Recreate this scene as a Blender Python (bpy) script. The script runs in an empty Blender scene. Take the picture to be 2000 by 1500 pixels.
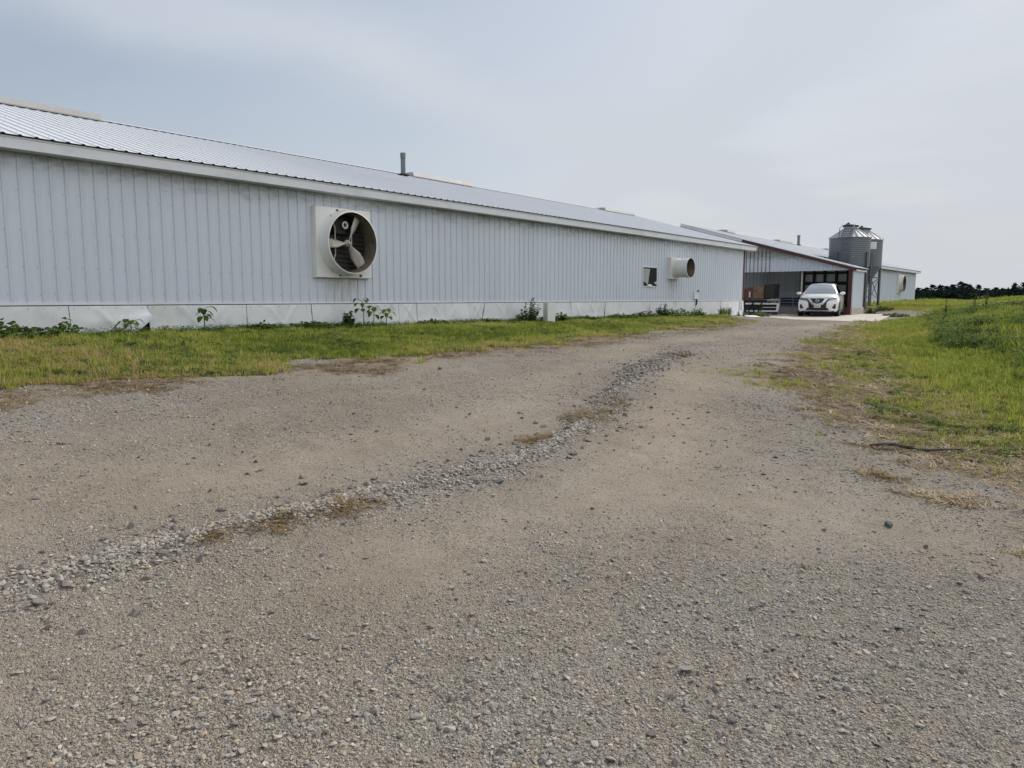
import bpy, bmesh, math, random
import numpy as np
from mathutils import Vector, Matrix
R = math.radians
random.seed(7)
rng = np.random.default_rng(7)

# ---------------------------------------------------------------- terrain
def _hash(ix, iy, s):
    n = (ix.astype(np.int64) * 374761393 + iy.astype(np.int64) * 668265263 + s * 974711) & 0xFFFFFFFF
    n = ((n ^ (n >> 13)) * 1274126177) & 0xFFFFFFFF
    n = n ^ (n >> 16)
    return (n & 0xFFFF) / 65535.0

def vnoise(x, y, s=0):
    x = np.asarray(x, float); y = np.asarray(y, float)
    ix = np.floor(x); iy = np.floor(y)
    fx = x - ix; fy = y - iy
    fx = fx * fx * (3 - 2 * fx); fy = fy * fy * (3 - 2 * fy)
    a = _hash(ix, iy, s); b = _hash(ix + 1, iy, s)
    c = _hash(ix, iy + 1, s); d = _hash(ix + 1, iy + 1, s)
    return (a * (1 - fx) + b * fx) * (1 - fy) + (c * (1 - fx) + d * fx) * fy

def fbm(x, y, s=0, o=4):
    t = 0; a = 0.5; n = 0
    for i in range(o):
        t = t + a * vnoise(x, y, s + i * 17); n += a
        x = np.asarray(x) * 2.03 + 3.1; y = np.asarray(y) * 2.03 + 1.7; a *= 0.5
    return t / n

def sst(a, b, v):
    t = np.clip((np.asarray(v, float) - a) / (b - a), 0, 1)
    return t * t * (3 - 2 * t)

def road_right(Y):      # right edge of the bare gravel
    return np.interp(Y, [-5, 3, 6, 9, 13, 18, 24, 30, 33, 42, 50, 60], [3.5, 1.6, .55, -.6, -2.3, -4.0, -5.6, -6.6, -7.0, -7.4, -8.0, -9.0])

def grass_left(Y):      # edge between wall-side grass strip and gravel
    return np.interp(Y, [-20, 2, 5, 11, 18, 24, 27, 31, 33], [-8.9, -8.7, -8.3, -8.5, -9.0, -9.7, -10.6, -13.0, -14.5])

def ground0(X, Y):
    X = np.asarray(X, float); Y = np.asarray(Y, float)
    a = sst(0, 9.5, -X)
    b = .92 * sst(0, 33, Y)
    z = .67 * (1 - (1 - a) * (1 - b))
    # rise to the wall, higher at the near end
    wz = np.interp(Y, [-20, 4, 9, 16, 35, 50], [.30, .27, .23, .18, .14, .15])
    z = z + wz * sst(8.6, 13.2, -X)
    # behind the slab the yard rises to the bins and the far barn
    z = z + .30 * sst(41, 50, Y) + .16 * sst(55, 80, Y)
    # berm on the right
    d = X - road_right(Y)
    z = z + .56 * sst(.2, 5.0, d) * sst(9, 27, Y) * (1 - sst(48, 85, Y) * .75)
    # valley beyond
    z = z - 2.6 * sst(88, 140, np.hypot(X, Y)) - 0.4 * sst(74, 100, Y) * sst(-14, -8, X)
    return z

SLAB = (-24.0, -7.0, 32.4, 44.4)
def slab_z(Y):
    return .605 + (np.asarray(Y, float) - 32.4) * .007

def ground(X, Y):
    z = ground0(X, Y)
    X = np.asarray(X, float); Y = np.asarray(Y, float)
    k = sst(-25.5, -24.2, X) * (1 - sst(-6.9, -5.6, X)) * sst(31.2, 32.4, Y) * (1 - sst(44.4, 46.5, Y))
    sz = slab_z(np.clip(Y, 32, 45)) - .05
    z = z * (1 - k) + sz * k
    # worn wheel ruts and small lumps
    near = 1 - sst(12, 40, np.hypot(X, Y))
    z = z + near * (fbm(X * .9, Y * .9, 3, 4) - .5) * .05 * (1 - sst(8, 9, -X))
    return z

WR_Y = [-3, 1.0, 2.2, 3.9, 4.8, 5.8, 6.9, 8.4, 10.1, 12.6, 14]      # crest of the loose gravel pushed up along the drive
WR_X = [-3.8, -3.76, -3.75, -3.64, -3.58, -3.85, -4.22, -4.85, -5.56, -6.04, -6.3]
_ground = ground
def ground(X, Y):
    X = np.asarray(X, float); Y = np.asarray(Y, float)
    z = _ground(X, Y)
    dw = X-np.interp(Y, WR_Y, WR_X)
    z = z + .035*np.exp(-(dw/.13)**2)*sst(-2, 0, Y)*(1-sst(12, 14, Y))*(.5+.9*fbm(X*2, Y*2, 5))
    return z + (1-sst(8, 22, np.hypot(X, Y)))*((fbm(X*5, Y*5, 8, 4)-.5)*.026)

# ---------------------------------------------------------------- helpers
scene = bpy.context.scene
COL = scene.collection

def tag(o, label=None, cat=None, group=None, kind=None):
    if label: o['label'] = label
    if cat: o['category'] = cat
    if group: o['group'] = group
    if kind: o['kind'] = kind
    return o

def empty(name, loc, rz=0, label=None, cat=None, group=None):
    o = bpy.data.objects.new(name, None)
    o.empty_display_size = .2
    o.location = loc; o.rotation_euler = (0, 0, rz)
    COL.objects.link(o)
    return tag(o, label, cat, group)

def kids(o):
    return [c for c in bpy.data.objects if c.parent == o]

def copy_tree(o, parent=None):
    c = o.copy(); COL.objects.link(c)
    if parent: c.parent = parent
    for ch in list(o.children):
        copy_tree(ch, c)
    return c

class MB:
    """collects faces, then links them as one mesh object"""
    def __init__(s): s.v = []; s.f = []; s.m = []; s.cur = 0
    def add(s, vs, fs, mi=None):
        b = len(s.v); s.v.extend([tuple(map(float, p)) for p in vs])
        s.f.extend([tuple(b + i for i in f) for f in fs])
        s.m.extend([s.cur if mi is None else mi] * len(fs)); return s
    def box(s, x0, x1, y0, y1, z0, z1, mi=None):
        v = [(x0,y0,z0),(x1,y0,z0),(x1,y1,z0),(x0,y1,z0),(x0,y0,z1),(x1,y0,z1),(x1,y1,z1),(x0,y1,z1)]
        return s.add(v, [(0,3,2,1),(4,5,6,7),(0,1,5,4),(1,2,6,5),(2,3,7,6),(3,0,4,7)], mi)
    def obox(s, c, ax, ay, az, mi=None):
        c = Vector(c); ax = Vector(ax); ay = Vector(ay); az = Vector(az)
        v = [c + sx*ax + sy*ay + sz*az for sz in (-1,1) for sx, sy in ((-1,-1),(1,-1),(1,1),(-1,1))]
        return s.add(v, [(0,3,2,1),(4,5,6,7),(0,1,5,4),(1,2,6,5),(2,3,7,6),(3,0,4,7)], mi)
    def bar(s, a, b, w, h=None, mi=None, up=(0,0,1)):
        a = Vector(a); b = Vector(b); d = (b-a); L = d.length; d.normalize()
        u = Vector(up)
        if abs(d.dot(u)) > .98: u = Vector((1,0,0))
        sx = d.cross(u).normalized(); sz = sx.cross(d)
        return s.obox((a+b)/2, sx*w/2, d*L/2, sz*(h or w)/2, mi)
    def tube(s, pts, r, n=8, caps=True, mi=None):
        pts = [Vector(p) for p in pts]
        rs = r if isinstance(r, (list, tuple)) else [r]*len(pts)
        vs = []; fs = []
        for i, p in enumerate(pts):
            d = (pts[min(i+1,len(pts)-1)] - pts[max(i-1,0)]).normalized()
            u = Vector((0,0,1)) if abs(d.z) < .95 else Vector((1,0,0))
            a = d.cross(u).normalized(); b = a.cross(d)
            for k in range(n):
                t = 2*math.pi*k/n
                vs.append(p + rs[i]*(math.cos(t)*a + math.sin(t)*b))
        for i in range(len(pts)-1):
            for k in range(n):
                k2 = (k+1) % n
                fs.append((i*n+k, i*n+k2, (i+1)*n+k2, (i+1)*n+k))
        if caps:
            fs.append(tuple(range(n))); fs.append(tuple((len(pts)-1)*n + k for k in reversed(range(n))))
        return s.add(vs, fs, mi)
    def lathe(s, prof, n=32, M=None, cap0=False, cap1=False, mi=None):
        """prof = [(r, z)]; axis z, transformed by M"""
        vs = []; fs = []
        for r, z in prof:
            for k in range(n):
                t = 2*math.pi*k/n
                p = Vector((r*math.cos(t), r*math.sin(t), z))
                vs.append(M @ p if M else p)
        for i in range(len(prof)-1):
            for k in range(n):
                k2 = (k+1) % n
                fs.append((i*n+k, i*n+k2, (i+1)*n+k2, (i+1)*n+k))
        if cap0: fs.append(tuple(reversed(range(n))))
        if cap1: fs.append(tuple((len(prof)-1)*n+k for k in range(n)))
        return s.add(vs, fs, mi)
    def prism(s, poly, off, mi=None):
        """poly = list of 3d points, extruded by vector off"""
        n = len(poly); off = Vector(off)
        v = [Vector(p) for p in poly] + [Vector(p)+off for p in poly]
        f = [tuple(range(n)), tuple(reversed(range(n, 2*n)))] + [(i, i+n, (i+1) % n + n, (i+1) % n) for i in range(n)]
        return s.add(v, f, mi)
    def grid(s, fn, nu, nv, mi=None):
        v = [fn(i/nu, j/nv) for j in range(nv+1) for i in range(nu+1)]
        f = [(j*(nu+1)+i, j*(nu+1)+i+1, (j+1)*(nu+1)+i+1, (j+1)*(nu+1)+i) for j in range(nv) for i in range(nu)]
        return s.add(v, f, mi)
    def build(s, name, mat, parent=None, smooth=False, org=None, bevel=0, subd=0, fix=True):
        me = bpy.data.meshes.new(name)
        o0 = org if org is not None else (0,0,0)
        v = np.array(s.v, float).reshape(-1, 3) - np.array(o0, float)
        me.from_pydata(v.tolist(), [], s.f)
        for mm in (mat if isinstance(mat, (list, tuple)) else [mat]): me.materials.append(mm)
        if any(s.m): me.polygons.foreach_set('material_index', s.m)
        if fix:
            bm = bmesh.new(); bm.from_mesh(me)
            bmesh.ops.recalc_face_normals(bm, faces=bm.faces); bm.to_mesh(me); bm.free()
        if smooth:
            me.polygons.foreach_set('use_smooth', [True]*len(me.polygons))
            try: me.set_sharp_from_angle(angle=R(38))
            except Exception: pass
        me.update()
        o = bpy.data.objects.new(name, me); COL.objects.link(o)
        if parent: o.parent = parent
        if bevel:
            b = o.modifiers.new('bevel', 'BEVEL'); b.width = bevel; b.segments = 2; b.limit_method = 'ANGLE'
        if subd:
            b = o.modifiers.new('subd', 'SUBSURF'); b.levels = subd; b.render_levels = subd
        return o

def npmesh(name, v, f, mat, smooth=False, parent=None):
    """fast mesh from numpy arrays; f is (n,3) or (n,4)"""
    me = bpy.data.meshes.new(name)
    v = np.asarray(v, np.float32); f = np.asarray(f, np.int32)
    me.vertices.add(len(v)); me.vertices.foreach_set('co', v.ravel())
    k = f.shape[1]
    me.loops.add(f.size); me.loops.foreach_set('vertex_index', f.ravel())
    me.polygons.add(len(f)); me.polygons.foreach_set('loop_start', np.arange(0, f.size, k, dtype=np.int32))
    if smooth: me.polygons.foreach_set('use_smooth', np.ones(len(f), bool))
    me.update(calc_edges=True); me.validate()
    me.materials.append(mat)
    o = bpy.data.objects.new(name, me); COL.objects.link(o)
    if parent: o.parent = parent
    return o

# ---------------------------------------------------------------- materials
class NT:
    def __init__(s, m):
        s.m = m; m.use_nodes = True; s.t = m.node_tree; s.n = s.t.nodes; s.l = s.t.links
        s.p = s.n.get('Principled BSDF'); s.out = s.n.get('Material Output')
    def new(s, t, **kw):
        n = s.n.new(t)
        for k, v in kw.items(): setattr(n, k, v)
        return n
    def set(s, sock, v):
        if hasattr(v, 'links') or isinstance(v, bpy.types.NodeSocket): s.l.new(v, sock)
        elif isinstance(v, (tuple, list)) and len(v) == 3 and sock.type == 'RGBA': sock.default_value = (*v, 1)
        else: sock.default_value = v
    def math(s, op, a, b=None, c=None, clamp=False):
        n = s.new('ShaderNodeMath', operation=op, use_clamp=clamp)
        for i, x in enumerate((a, b, c)):
            if x is not None: s.set(n.inputs[i], x)
        return n.outputs[0]
    def pos(s): return s.new('ShaderNodeNewGeometry').outputs['Position']
    def obj(s): return s.new('ShaderNodeTexCoord').outputs['Object']
    def scale(s, v, sc):
        n = s.new('ShaderNodeMapping'); s.set(n.inputs['Vector'], v); n.inputs['Scale'].default_value = sc
        return n.outputs[0]
    def noise(s, v, sc, det=4, rough=.55, w=None):
        n = s.new('ShaderNodeTexNoise'); s.set(n.inputs['Vector'], v)
        n.inputs['Scale'].default_value = sc; n.inputs['Detail'].default_value = det; n.inputs['Roughness'].default_value = rough
        return n.outputs['Fac']
    def voro(s, v, sc, feat='F1', rnd=1.0):
        n = s.new('ShaderNodeTexVoronoi', feature=feat); s.set(n.inputs['Vector'], v)
        n.inputs['Scale'].default_value = sc; n.inputs['Randomness'].default_value = rnd
        return n
    def ramp(s, fac, stops, interp='LINEAR'):
        n = s.new('ShaderNodeValToRGB'); n.color_ramp.interpolation = interp
        e = n.color_ramp.elements
        while len(e) < len(stops): e.new(.5)
        for el, (p, c) in zip(e, stops):
            el.position = p
            el.color = (*c, 1) if isinstance(c, (tuple, list)) else (c, c, c, 1)
        s.set(n.inputs[0], fac)
        return n.outputs[0]
    def mix(s, fac, a, b, blend='MIX'):
        n = s.new('ShaderNodeMix', data_type='RGBA', blend_type=blend)
        s.set(n.inputs[0], fac); s.set(n.inputs[6], a); s.set(n.inputs[7], b)
        return n.outputs[2]
    def attr(s, name, typ='GEOMETRY'):
        n = s.new('ShaderNodeAttribute', attribute_name=name, attribute_type=typ)
        return n
    def bump(s, h, strength=.4, dist=.01, nrm=None):
        n = s.new('ShaderNodeBump'); n.inputs['Strength'].default_value = strength; n.inputs['Distance'].default_value = dist
        s.set(n.inputs['Height'], h)
        if nrm is not None: s.set(n.inputs['Normal'], nrm)
        return n.outputs[0]

def M(name, col=(.5,.5,.5), rough=.5, metal=0, spec=None, **kw):
    m = bpy.data.materials.new(name); t = NT(m)
    t.set(t.p.inputs['Base Color'], col); t.p.inputs['Roughness'].default_value = rough; t.p.inputs['Metallic'].default_value = metal
    if spec is not None: t.p.inputs['Specular IOR Level'].default_value = spec
    for k, v in kw.items(): t.set(t.p.inputs[k], v)
    return m, t

def worn(name, col, dirt, amount=.5, sc=2.0, rough=.5, metal=0, bump=.0, streak=(1,1,.15), lo=.45, hi=.75, fine=30):
    """a painted or bare surface with irregular patches and streaks of dirt"""
    m, t = M(name, col, rough, metal)
    p = t.obj()
    a = t.noise(t.scale(p, streak), sc, 6, .65)
    b = t.noise(p, fine, 3)
    f = t.ramp(a, [(lo, 0), (hi, amount)])
    c = t.mix(f, col, dirt)
    c = t.mix(t.math('MULTIPLY', b, .16), c, tuple(x*.72 for x in col))
    t.set(t.p.inputs['Base Color'], c)
    t.set(t.p.inputs['Roughness'], t.math('MULTIPLY_ADD', a, .3, rough-.12))
    if bump: t.set(t.p.inputs['Normal'], t.bump(b, bump, .01))
    return m

def leaf_mat(name, stops, attr='tint', typ='INSTANCER', trans=.35, rough=.55, yellow=(.16,.20,.03), spec=.1):
    m, t = M(name, (.1,.15,.04), rough, spec=spec)
    a = t.attr(attr, typ).outputs['Fac']
    c = t.ramp(a, stops)
    t.set(t.p.inputs['Base Color'], c)
    tr = t.new('ShaderNodeBsdfTranslucent')
    t.set(tr.inputs['Color'], t.mix(.35, c, yellow))
    ms = t.new('ShaderNodeMixShader'); ms.inputs[0].default_value = trans
    t.l.new(t.p.outputs[0], ms.inputs[1]); t.l.new(tr.outputs[0], ms.inputs[2]); t.l.new(ms.outputs[0], t.out.inputs['Surface'])
    return m

# ---------------------------------------------------------------- scatter
def scatter(name, protos, P, rot, scl, pid, tint, label, cat):
    n = len(P)
    me = bpy.data.meshes.new(name)
    me.vertices.add(n); me.vertices.foreach_set('co', np.asarray(P, np.float32).ravel())
    def at(nm, typ, arr, key):
        a = me.attributes.new(nm, typ, 'POINT'); a.data.foreach_set(key, np.asarray(arr).ravel())
    at('rot', 'FLOAT_VECTOR', np.asarray(rot, np.float32), 'vector')
    scl = np.asarray(scl, np.float32)
    if scl.ndim == 1: scl = np.repeat(scl[:, None], 3, 1)
    at('scl', 'FLOAT_VECTOR', scl, 'vector')
    at('pid', 'INT', np.asarray(pid, np.int32), 'value')
    at('tint', 'FLOAT', np.asarray(tint, np.float32), 'value')
    o = bpy.data.objects.new(name, me); COL.objects.link(o)
    g = bpy.data.node_groups.new(name, 'GeometryNodeTree')
    g.interface.new_socket('Geometry', in_out='INPUT', socket_type='NodeSocketGeometry')
    g.interface.new_socket('Geometry', in_out='OUTPUT', socket_type='NodeSocketGeometry')
    gi = g.nodes.new('NodeGroupInput'); go = g.nodes.new('NodeGroupOutput')
    iop = g.nodes.new('GeometryNodeInstanceOnPoints')
    j = g.nodes.new('GeometryNodeJoinGeometry')
    for p in protos:
        oi = g.nodes.new('GeometryNodeObjectInfo'); oi.inputs['Object'].default_value = p; oi.inputs['As Instance'].default_value = True
        g.links.new(oi.outputs['Geometry'], j.inputs[0])
    def named(nm, typ):
        a = g.nodes.new('GeometryNodeInputNamedAttribute'); a.data_type = typ; a.inputs['Name'].default_value = nm
        return a.outputs['Attribute']
    g.links.new(gi.outputs[0], iop.inputs['Points']); g.links.new(j.outputs[0], iop.inputs['Instance'])
    iop.inputs['Pick Instance'].default_value = True
    g.links.new(named('pid', 'INT'), iop.inputs['Instance Index'])
    g.links.new(named('rot', 'FLOAT_VECTOR'), iop.inputs['Rotation'])
    g.links.new(named('scl', 'FLOAT_VECTOR'), iop.inputs['Scale'])
    g.links.new(iop.outputs[0], go.inputs[0])
    md = o.modifiers.new('scatter', 'NODES'); md.node_group = g
    return tag(o, label, cat, None, 'stuff')

def proto(name, v, f, mat):
    me = bpy.data.meshes.new(name); me.from_pydata([tuple(map(float, p)) for p in v], [], f); me.materials.append(mat); me.update()
    return bpy.data.objects.new(name, me)      # not linked: only the scatters use it

# ---------------------------------------------------------------- palette
WHITE = (.56,.62,.695)
def wall_material():
    m, t = M('painted_ribbed_steel', WHITE, .42)
    p = t.pos()
    n1 = t.noise(t.scale(p, (1,.9,.25)), 1.6, 6, .65)
    n2 = t.noise(t.scale(p, (1,9,.5)), 2.2, 5, .6)
    c = t.mix(t.ramp(n1, [(.4,0),(.75,.25)]), WHITE, (.48,.50,.50))
    c = t.mix(t.ramp(n2, [(.5,0),(.8,.22)]), c, (.36,.37,.36))
    # every sheet of siding weathered a little differently
    zz = t.new('ShaderNodeSeparateXYZ'); t.set(zz.inputs[0], p)
    wn = t.new('ShaderNodeTexWhiteNoise', noise_dimensions='1D'); t.set(wn.inputs['W'], t.math('FLOOR', t.math('DIVIDE', zz.outputs[1], .9144)))
    c = t.mix(t.math('MULTIPLY', wn.outputs['Value'], .22), c, (.46,.50,.55))
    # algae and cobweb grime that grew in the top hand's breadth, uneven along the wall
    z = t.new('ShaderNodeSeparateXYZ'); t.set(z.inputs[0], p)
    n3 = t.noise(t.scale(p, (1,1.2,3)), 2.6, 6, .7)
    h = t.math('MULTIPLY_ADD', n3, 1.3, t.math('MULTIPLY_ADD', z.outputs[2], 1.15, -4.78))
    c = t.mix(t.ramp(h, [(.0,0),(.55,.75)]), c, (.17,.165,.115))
    # rusty drips and dust that ran down below the two fans
    for yc, zt, wd in ((10.8, 2.02, .5), (27.45, 2.33, .22)):
        e = t.math('ABSOLUTE', t.math('ADD', zz.outputs[1], -yc))
        e = t.ramp(e, [(wd*.5, 1), (wd*1.25, 0)])
        dz = t.ramp(t.math('MULTIPLY_ADD', zz.outputs[2], -1.0, zt), [(0,0),(.02,1),(.85,.15)])
        k = t.math('MULTIPLY', t.math('MULTIPLY', e, dz), t.ramp(t.noise(t.scale(p, (1,14,.7)), 2.0, 4), [(.38,0),(.62,.75)]))
        c = t.mix(k, c, (.30,.22,.14))
    # mud splash specks low down
    sp = t.voro(t.scale(p, (1,1,1)), 38)
    spn = t.math('MULTIPLY', t.math('LESS_THAN', sp.outputs['Distance'], .16), t.math('LESS_THAN', t.noise(p, 2.5, 2), .47))
    c = t.mix(t.math('MULTIPLY', spn, .35), c, (.3,.26,.2))
    t.set(t.p.inputs['Base Color'], c)
    t.set(t.p.inputs['Roughness'], t.math('MULTIPLY_ADD', n1, .25, .3))
    t.set(t.p.inputs['Normal'], t.bump(t.noise(t.scale(p, (1,1.5,.6)), 1.4, 2), .35, .03))
    return m
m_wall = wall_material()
m_roof = worn('galvalume_roof_sheet', (.55,.57,.605), (.46,.46,.46), .5, .9, .62, .0, 0, (.35,1,1), .5, .8)
m_trim = worn('white_trim', (.68,.71,.74), (.35,.34,.30), .55, 1.5, .45, 0, 0, (1,.7,2), .5, .8)
m_skirt = worn('white_skirt_sheet', (.70,.715,.73), (.34,.30,.24), .6, 1.7, .5, 0, .12, (1,1,.8), .5, .85, 14)
m_screw = M('screw_head', (.22,.22,.22), .6)[0]
m_baffle = worn('grey_inlet_baffle', (.36,.37,.36), (.2,.2,.19), .5, 3, .6)
m_black = M('black_foam', (.008,.008,.008), .9)[0]
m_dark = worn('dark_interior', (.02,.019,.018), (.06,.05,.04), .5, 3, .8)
m_red = worn('red_trim', (.07,.02,.018), (.07,.03,.025), .6, 2.2, .5)
m_vent = worn('weathered_vent', (.38,.375,.375), (.3,.28,.26), .5, 2, .6)
m_fan = worn('aged_white_fibreglass', (.73,.73,.71), (.42,.36,.27), .5, 2.2, .42, 0, 0, (1,1,.5), .45, .8, 20)
m_fanin = worn('dusty_fan_throat', (.16,.135,.10), (.05,.035,.02), .8, 5, .75, 0, .1, (1,1,1), .35, .7)
m_blade = worn('dusty_fan_blade', (.46,.44,.40), (.22,.18,.12), .7, 5, .5)
m_slat = worn('dirty_shutter', (.03,.028,.026), (.012,.011,.01), .8, 6, .55)
m_rust = worn('rusty_steel', (.12,.062,.038), (.30,.22,.15), .75, 4, .8, 0, .2, (1,1,1), .4, .7)
m_rustred = worn('faded_red_paint', (.12,.03,.024), (.05,.03,.022), .8, 4, .6)
m_galv = worn('galvanised_corrugation', (.155,.175,.197), (.11,.115,.12), .6, 2.5, .55, .3)
m_galvroof = worn('galvanised_cone', (.42,.43,.45), (.34,.29,.26), .55, 1.6, .62, .15)
m_leg = worn('dark_galvanised_leg', (.12,.135,.15), (.06,.06,.06), .6, 3, .5, .3)
m_lid = worn('dark_lid', (.035,.035,.038), (.07,.06,.05), .6, 4, .6)
m_conc = worn('old_concrete', (.42,.38,.33), (.24,.21,.17), .65, 1.2, .85, 0, .25, (1,1,1), .4, .75, 60)
m_pipe = worn('pale_pipe', (.55,.55,.53), (.3,.28,.25), .6, 6, .5)
m_stack = worn('steel_stack', (.16,.19,.21), (.07,.06,.05), .7, 3, .45, .4)
m_wood = worn('dark_framing', (.035,.027,.022), (.09,.06,.04), .7, 6, .8)
m_panel = worn('shaded_panel_lining', (.56,.59,.61), (.2,.19,.18), .6, 1.4, .5)
m_blueb = worn('dark_blue_plastic', (.03,.045,.10), (.05,.05,.06), .5, 5, .5)
m_plaster = M('white_pvc', (.68,.69,.68), .45)[0]
m_sign = M('white_notice', (.72,.72,.70), .5)[0]
m_ink = M('dark_ink', (.05,.05,.055), .6)[0]
m_car = M('white_car_paint', (.78,.78,.78), .28, **{'Coat Weight': .6, 'Coat Roughness': .06})[0]
m_gloss = M('gloss_black', (.012,.013,.018), .22)[0]
m_blackpl = M('black_plastic', (.018,.018,.019), .55)[0]
m_glass = M('tinted_glass', (.03,.035,.04), .04, 0, .8)[0]
m_screen = M('windshield_glass', (.20,.23,.25), .05, 0, 1.0, **{'Coat Weight': 1.0, 'Coat Roughness': .02})[0]  # pale base colour stands in for sky reflected in the screen
m_chrome = M('chrome', (.62,.63,.66), .16, 1)[0]
m_lamp = M('lamp_glass', (.16,.17,.19), .08, .3, .9)[0]
m_tyre = M('tyre_rubber', (.018,.017,.016), .85)[0]
m_rim = M('alloy', (.38,.38,.39), .3, .8)[0]
m_bark = worn('bark', (.07,.05,.035), (.03,.025,.02), .7, 8, .9)
m_stickbark = worn('weathered_stick', (.045,.038,.032), (.15,.13,.11), .6, 8, .9)

def gravel_stops():
    return [(0,(.33,.31,.285)),(.18,(.20,.195,.19)),(.34,(.40,.375,.335)),(.5,(.265,.26,.255)),(.62,(.095,.098,.105)),
            (.74,(.33,.28,.22)),(.84,(.13,.13,.137)),(.92,(.46,.43,.39)),(.97,(.36,.24,.14)),(1,(.58,.56,.53))]

def ground_material():
    m, t = M('gravel_and_soil', (.3,.25,.2), .95, spec=.2)
    p = t.pos()
    green = t.attr('green').outputs['Fac']; dry = t.attr('dry').outputs['Fac']; coarse = t.attr('coarse').outputs['Fac']
    v1 = t.voro(p, 105); v2 = t.voro(p, 46); v3 = t.voro(p, 210)
    sx = t.new('ShaderNodeSeparateColor'); t.set(sx.inputs[0], v1.outputs['Color'])
    sy = t.new('ShaderNodeSeparateColor'); t.set(sy.inputs[0], v2.outputs['Color'])
    sw = t.new('ShaderNodeSeparateColor'); t.set(sw.inputs[0], v3.outputs['Color'])
    c1 = t.ramp(sx.outputs[0], gravel_stops()); c2 = t.ramp(sy.outputs[0], gravel_stops()); c3 = t.ramp(sw.outputs[0], gravel_stops())
    patch = t.noise(p, .8, 5, .6); mid = t.noise(p, 5, 5, .65); fine = t.noise(p, 60, 3, .7)
    dust = t.mix(patch, (.325,.272,.208), (.44,.378,.298))
    dust = t.mix(t.math('MULTIPLY', fine, .5), dust, (.225,.18,.13))
    # tracks pressed along the drive
    bare = t.mix(t.ramp(sw.outputs[1], [(.22,0),(.42,.75)]), dust, c3)
    show1 = t.math('GREATER_THAN', t.math('ADD', sx.outputs[1], t.math('MULTIPLY_ADD', mid, .9, -.45)), t.math('MULTIPLY_ADD', coarse, -.35, .50))
    c = t.mix(t.math('MULTIPLY', show1, .85), bare, c1)
    show2 = t.math('GREATER_THAN', t.math('ADD', sy.outputs[1], t.math('MULTIPLY_ADD', patch, .6, -.3)), t.math('MULTIPLY_ADD', coarse, -.6, .82))
    c = t.mix(t.math('MULTIPLY', show2, .85), c, c2)
    dirtn = t.noise(p, .35, 4, .6)
    c = t.mix(t.ramp(dirtn, [(.42,0),(.66,.6)]), c, (.275,.228,.172))
    lane = t.math('MULTIPLY', coarse, -1.0, clamp=True)
    c = t.mix(t.math('MULTIPLY', lane, .5), c, (.35,.29,.222))
    # long streaks left by wheels and the grader blade
    trk = t.noise(t.scale(p, (1.9,.2,1)), 1.0, 5, .62); trk2 = t.noise(p, 1.6, 5, .65)
    c = t.mix(t.ramp(trk, [(.38,0),(.62,.5)]), c, (.265,.22,.17)); c = t.mix(t.ramp(trk2, [(.5,0),(.7,.45)]), c, (.225,.185,.14))
    # straw litter and soil
    st = t.noise(t.scale(p, (6,22,1)), 3, 5, .7); st2 = t.noise(p, 3.5, 5, .7)
    dcol = t.ramp(st, [(.3,(.11,.08,.05)),(.5,(.22,.165,.105)),(.7,(.33,.255,.165))])
    dm = t.ramp(t.math('ADD', dry, t.math('MULTIPLY_ADD', st2, 1.1, -.55)), [(.42,0),(.62,.9)])
    c = t.mix(dm, c, dcol)
    gcol = t.ramp(t.noise(p, 2.2, 6, .7), [(.3,(.035,.035,.015)),(.5,(.06,.062,.022)),(.7,(.11,.085,.04))])
    sp = t.new('ShaderNodeSeparateXYZ'); t.set(sp.inputs[0], p)
    gcol = t.mix(t.ramp(t.math('MULTIPLY_ADD', sp.outputs[1], .02, -.9), [(0,0),(.5,1)]), gcol, (.12,.145,.04))
    gm = t.ramp(t.math('ADD', green, t.math('MULTIPLY_ADD', st2, .7, -.35)), [(.45,0),(.62,1)])
    c = t.mix(gm, c, gcol)
    t.set(t.p.inputs['Base Color'], c)
    h = t.math('ADD', t.math('MULTIPLY', t.math('MULTIPLY', v1.outputs['Distance'], -.6), show1), t.math('MULTIPLY', v3.outputs['Distance'], -.25))
    h = t.math('ADD', h, t.math('MULTIPLY', t.math('MULTIPLY', v2.outputs['Distance'], -1.0), show2))
    h = t.math('ADD', h, t.math('MULTIPLY', mid, .9))
    t.set(t.p.inputs['Normal'], t.bump(h, 1.0, .024))
    return m
m_ground = ground_material()

m_stone, _t = M('crushed_stone', (.2,.2,.2), .85, spec=.25)
_c = _t.ramp(_t.attr('tint', 'INSTANCER').outputs['Fac'], gravel_stops())
_n = _t.noise(_t.obj(), 9, 4, .7)
_t.set(_t.p.inputs['Base Color'], _t.mix(_t.math('MULTIPLY', _n, .6), _c, (.32,.265,.195)))
m_rock, _t = M('dark_rock', (.1,.1,.105), .8)
_t.set(_t.p.inputs['Base Color'], _t.ramp(_t.noise(_t.obj(), 30, 5, .7), [(.3,(.05,.052,.058)),(.6,(.14,.14,.14)),(.8,(.26,.24,.21))]))
m_rockgrey, _t = M('grey_rock', (.2,.2,.2), .85)
_t.set(_t.p.inputs['Base Color'], _t.ramp(_t.noise(_t.obj(), 26, 5, .7), [(.3,(.13,.13,.13)),(.6,(.22,.21,.20)),(.8,(.32,.29,.25))]))

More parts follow.
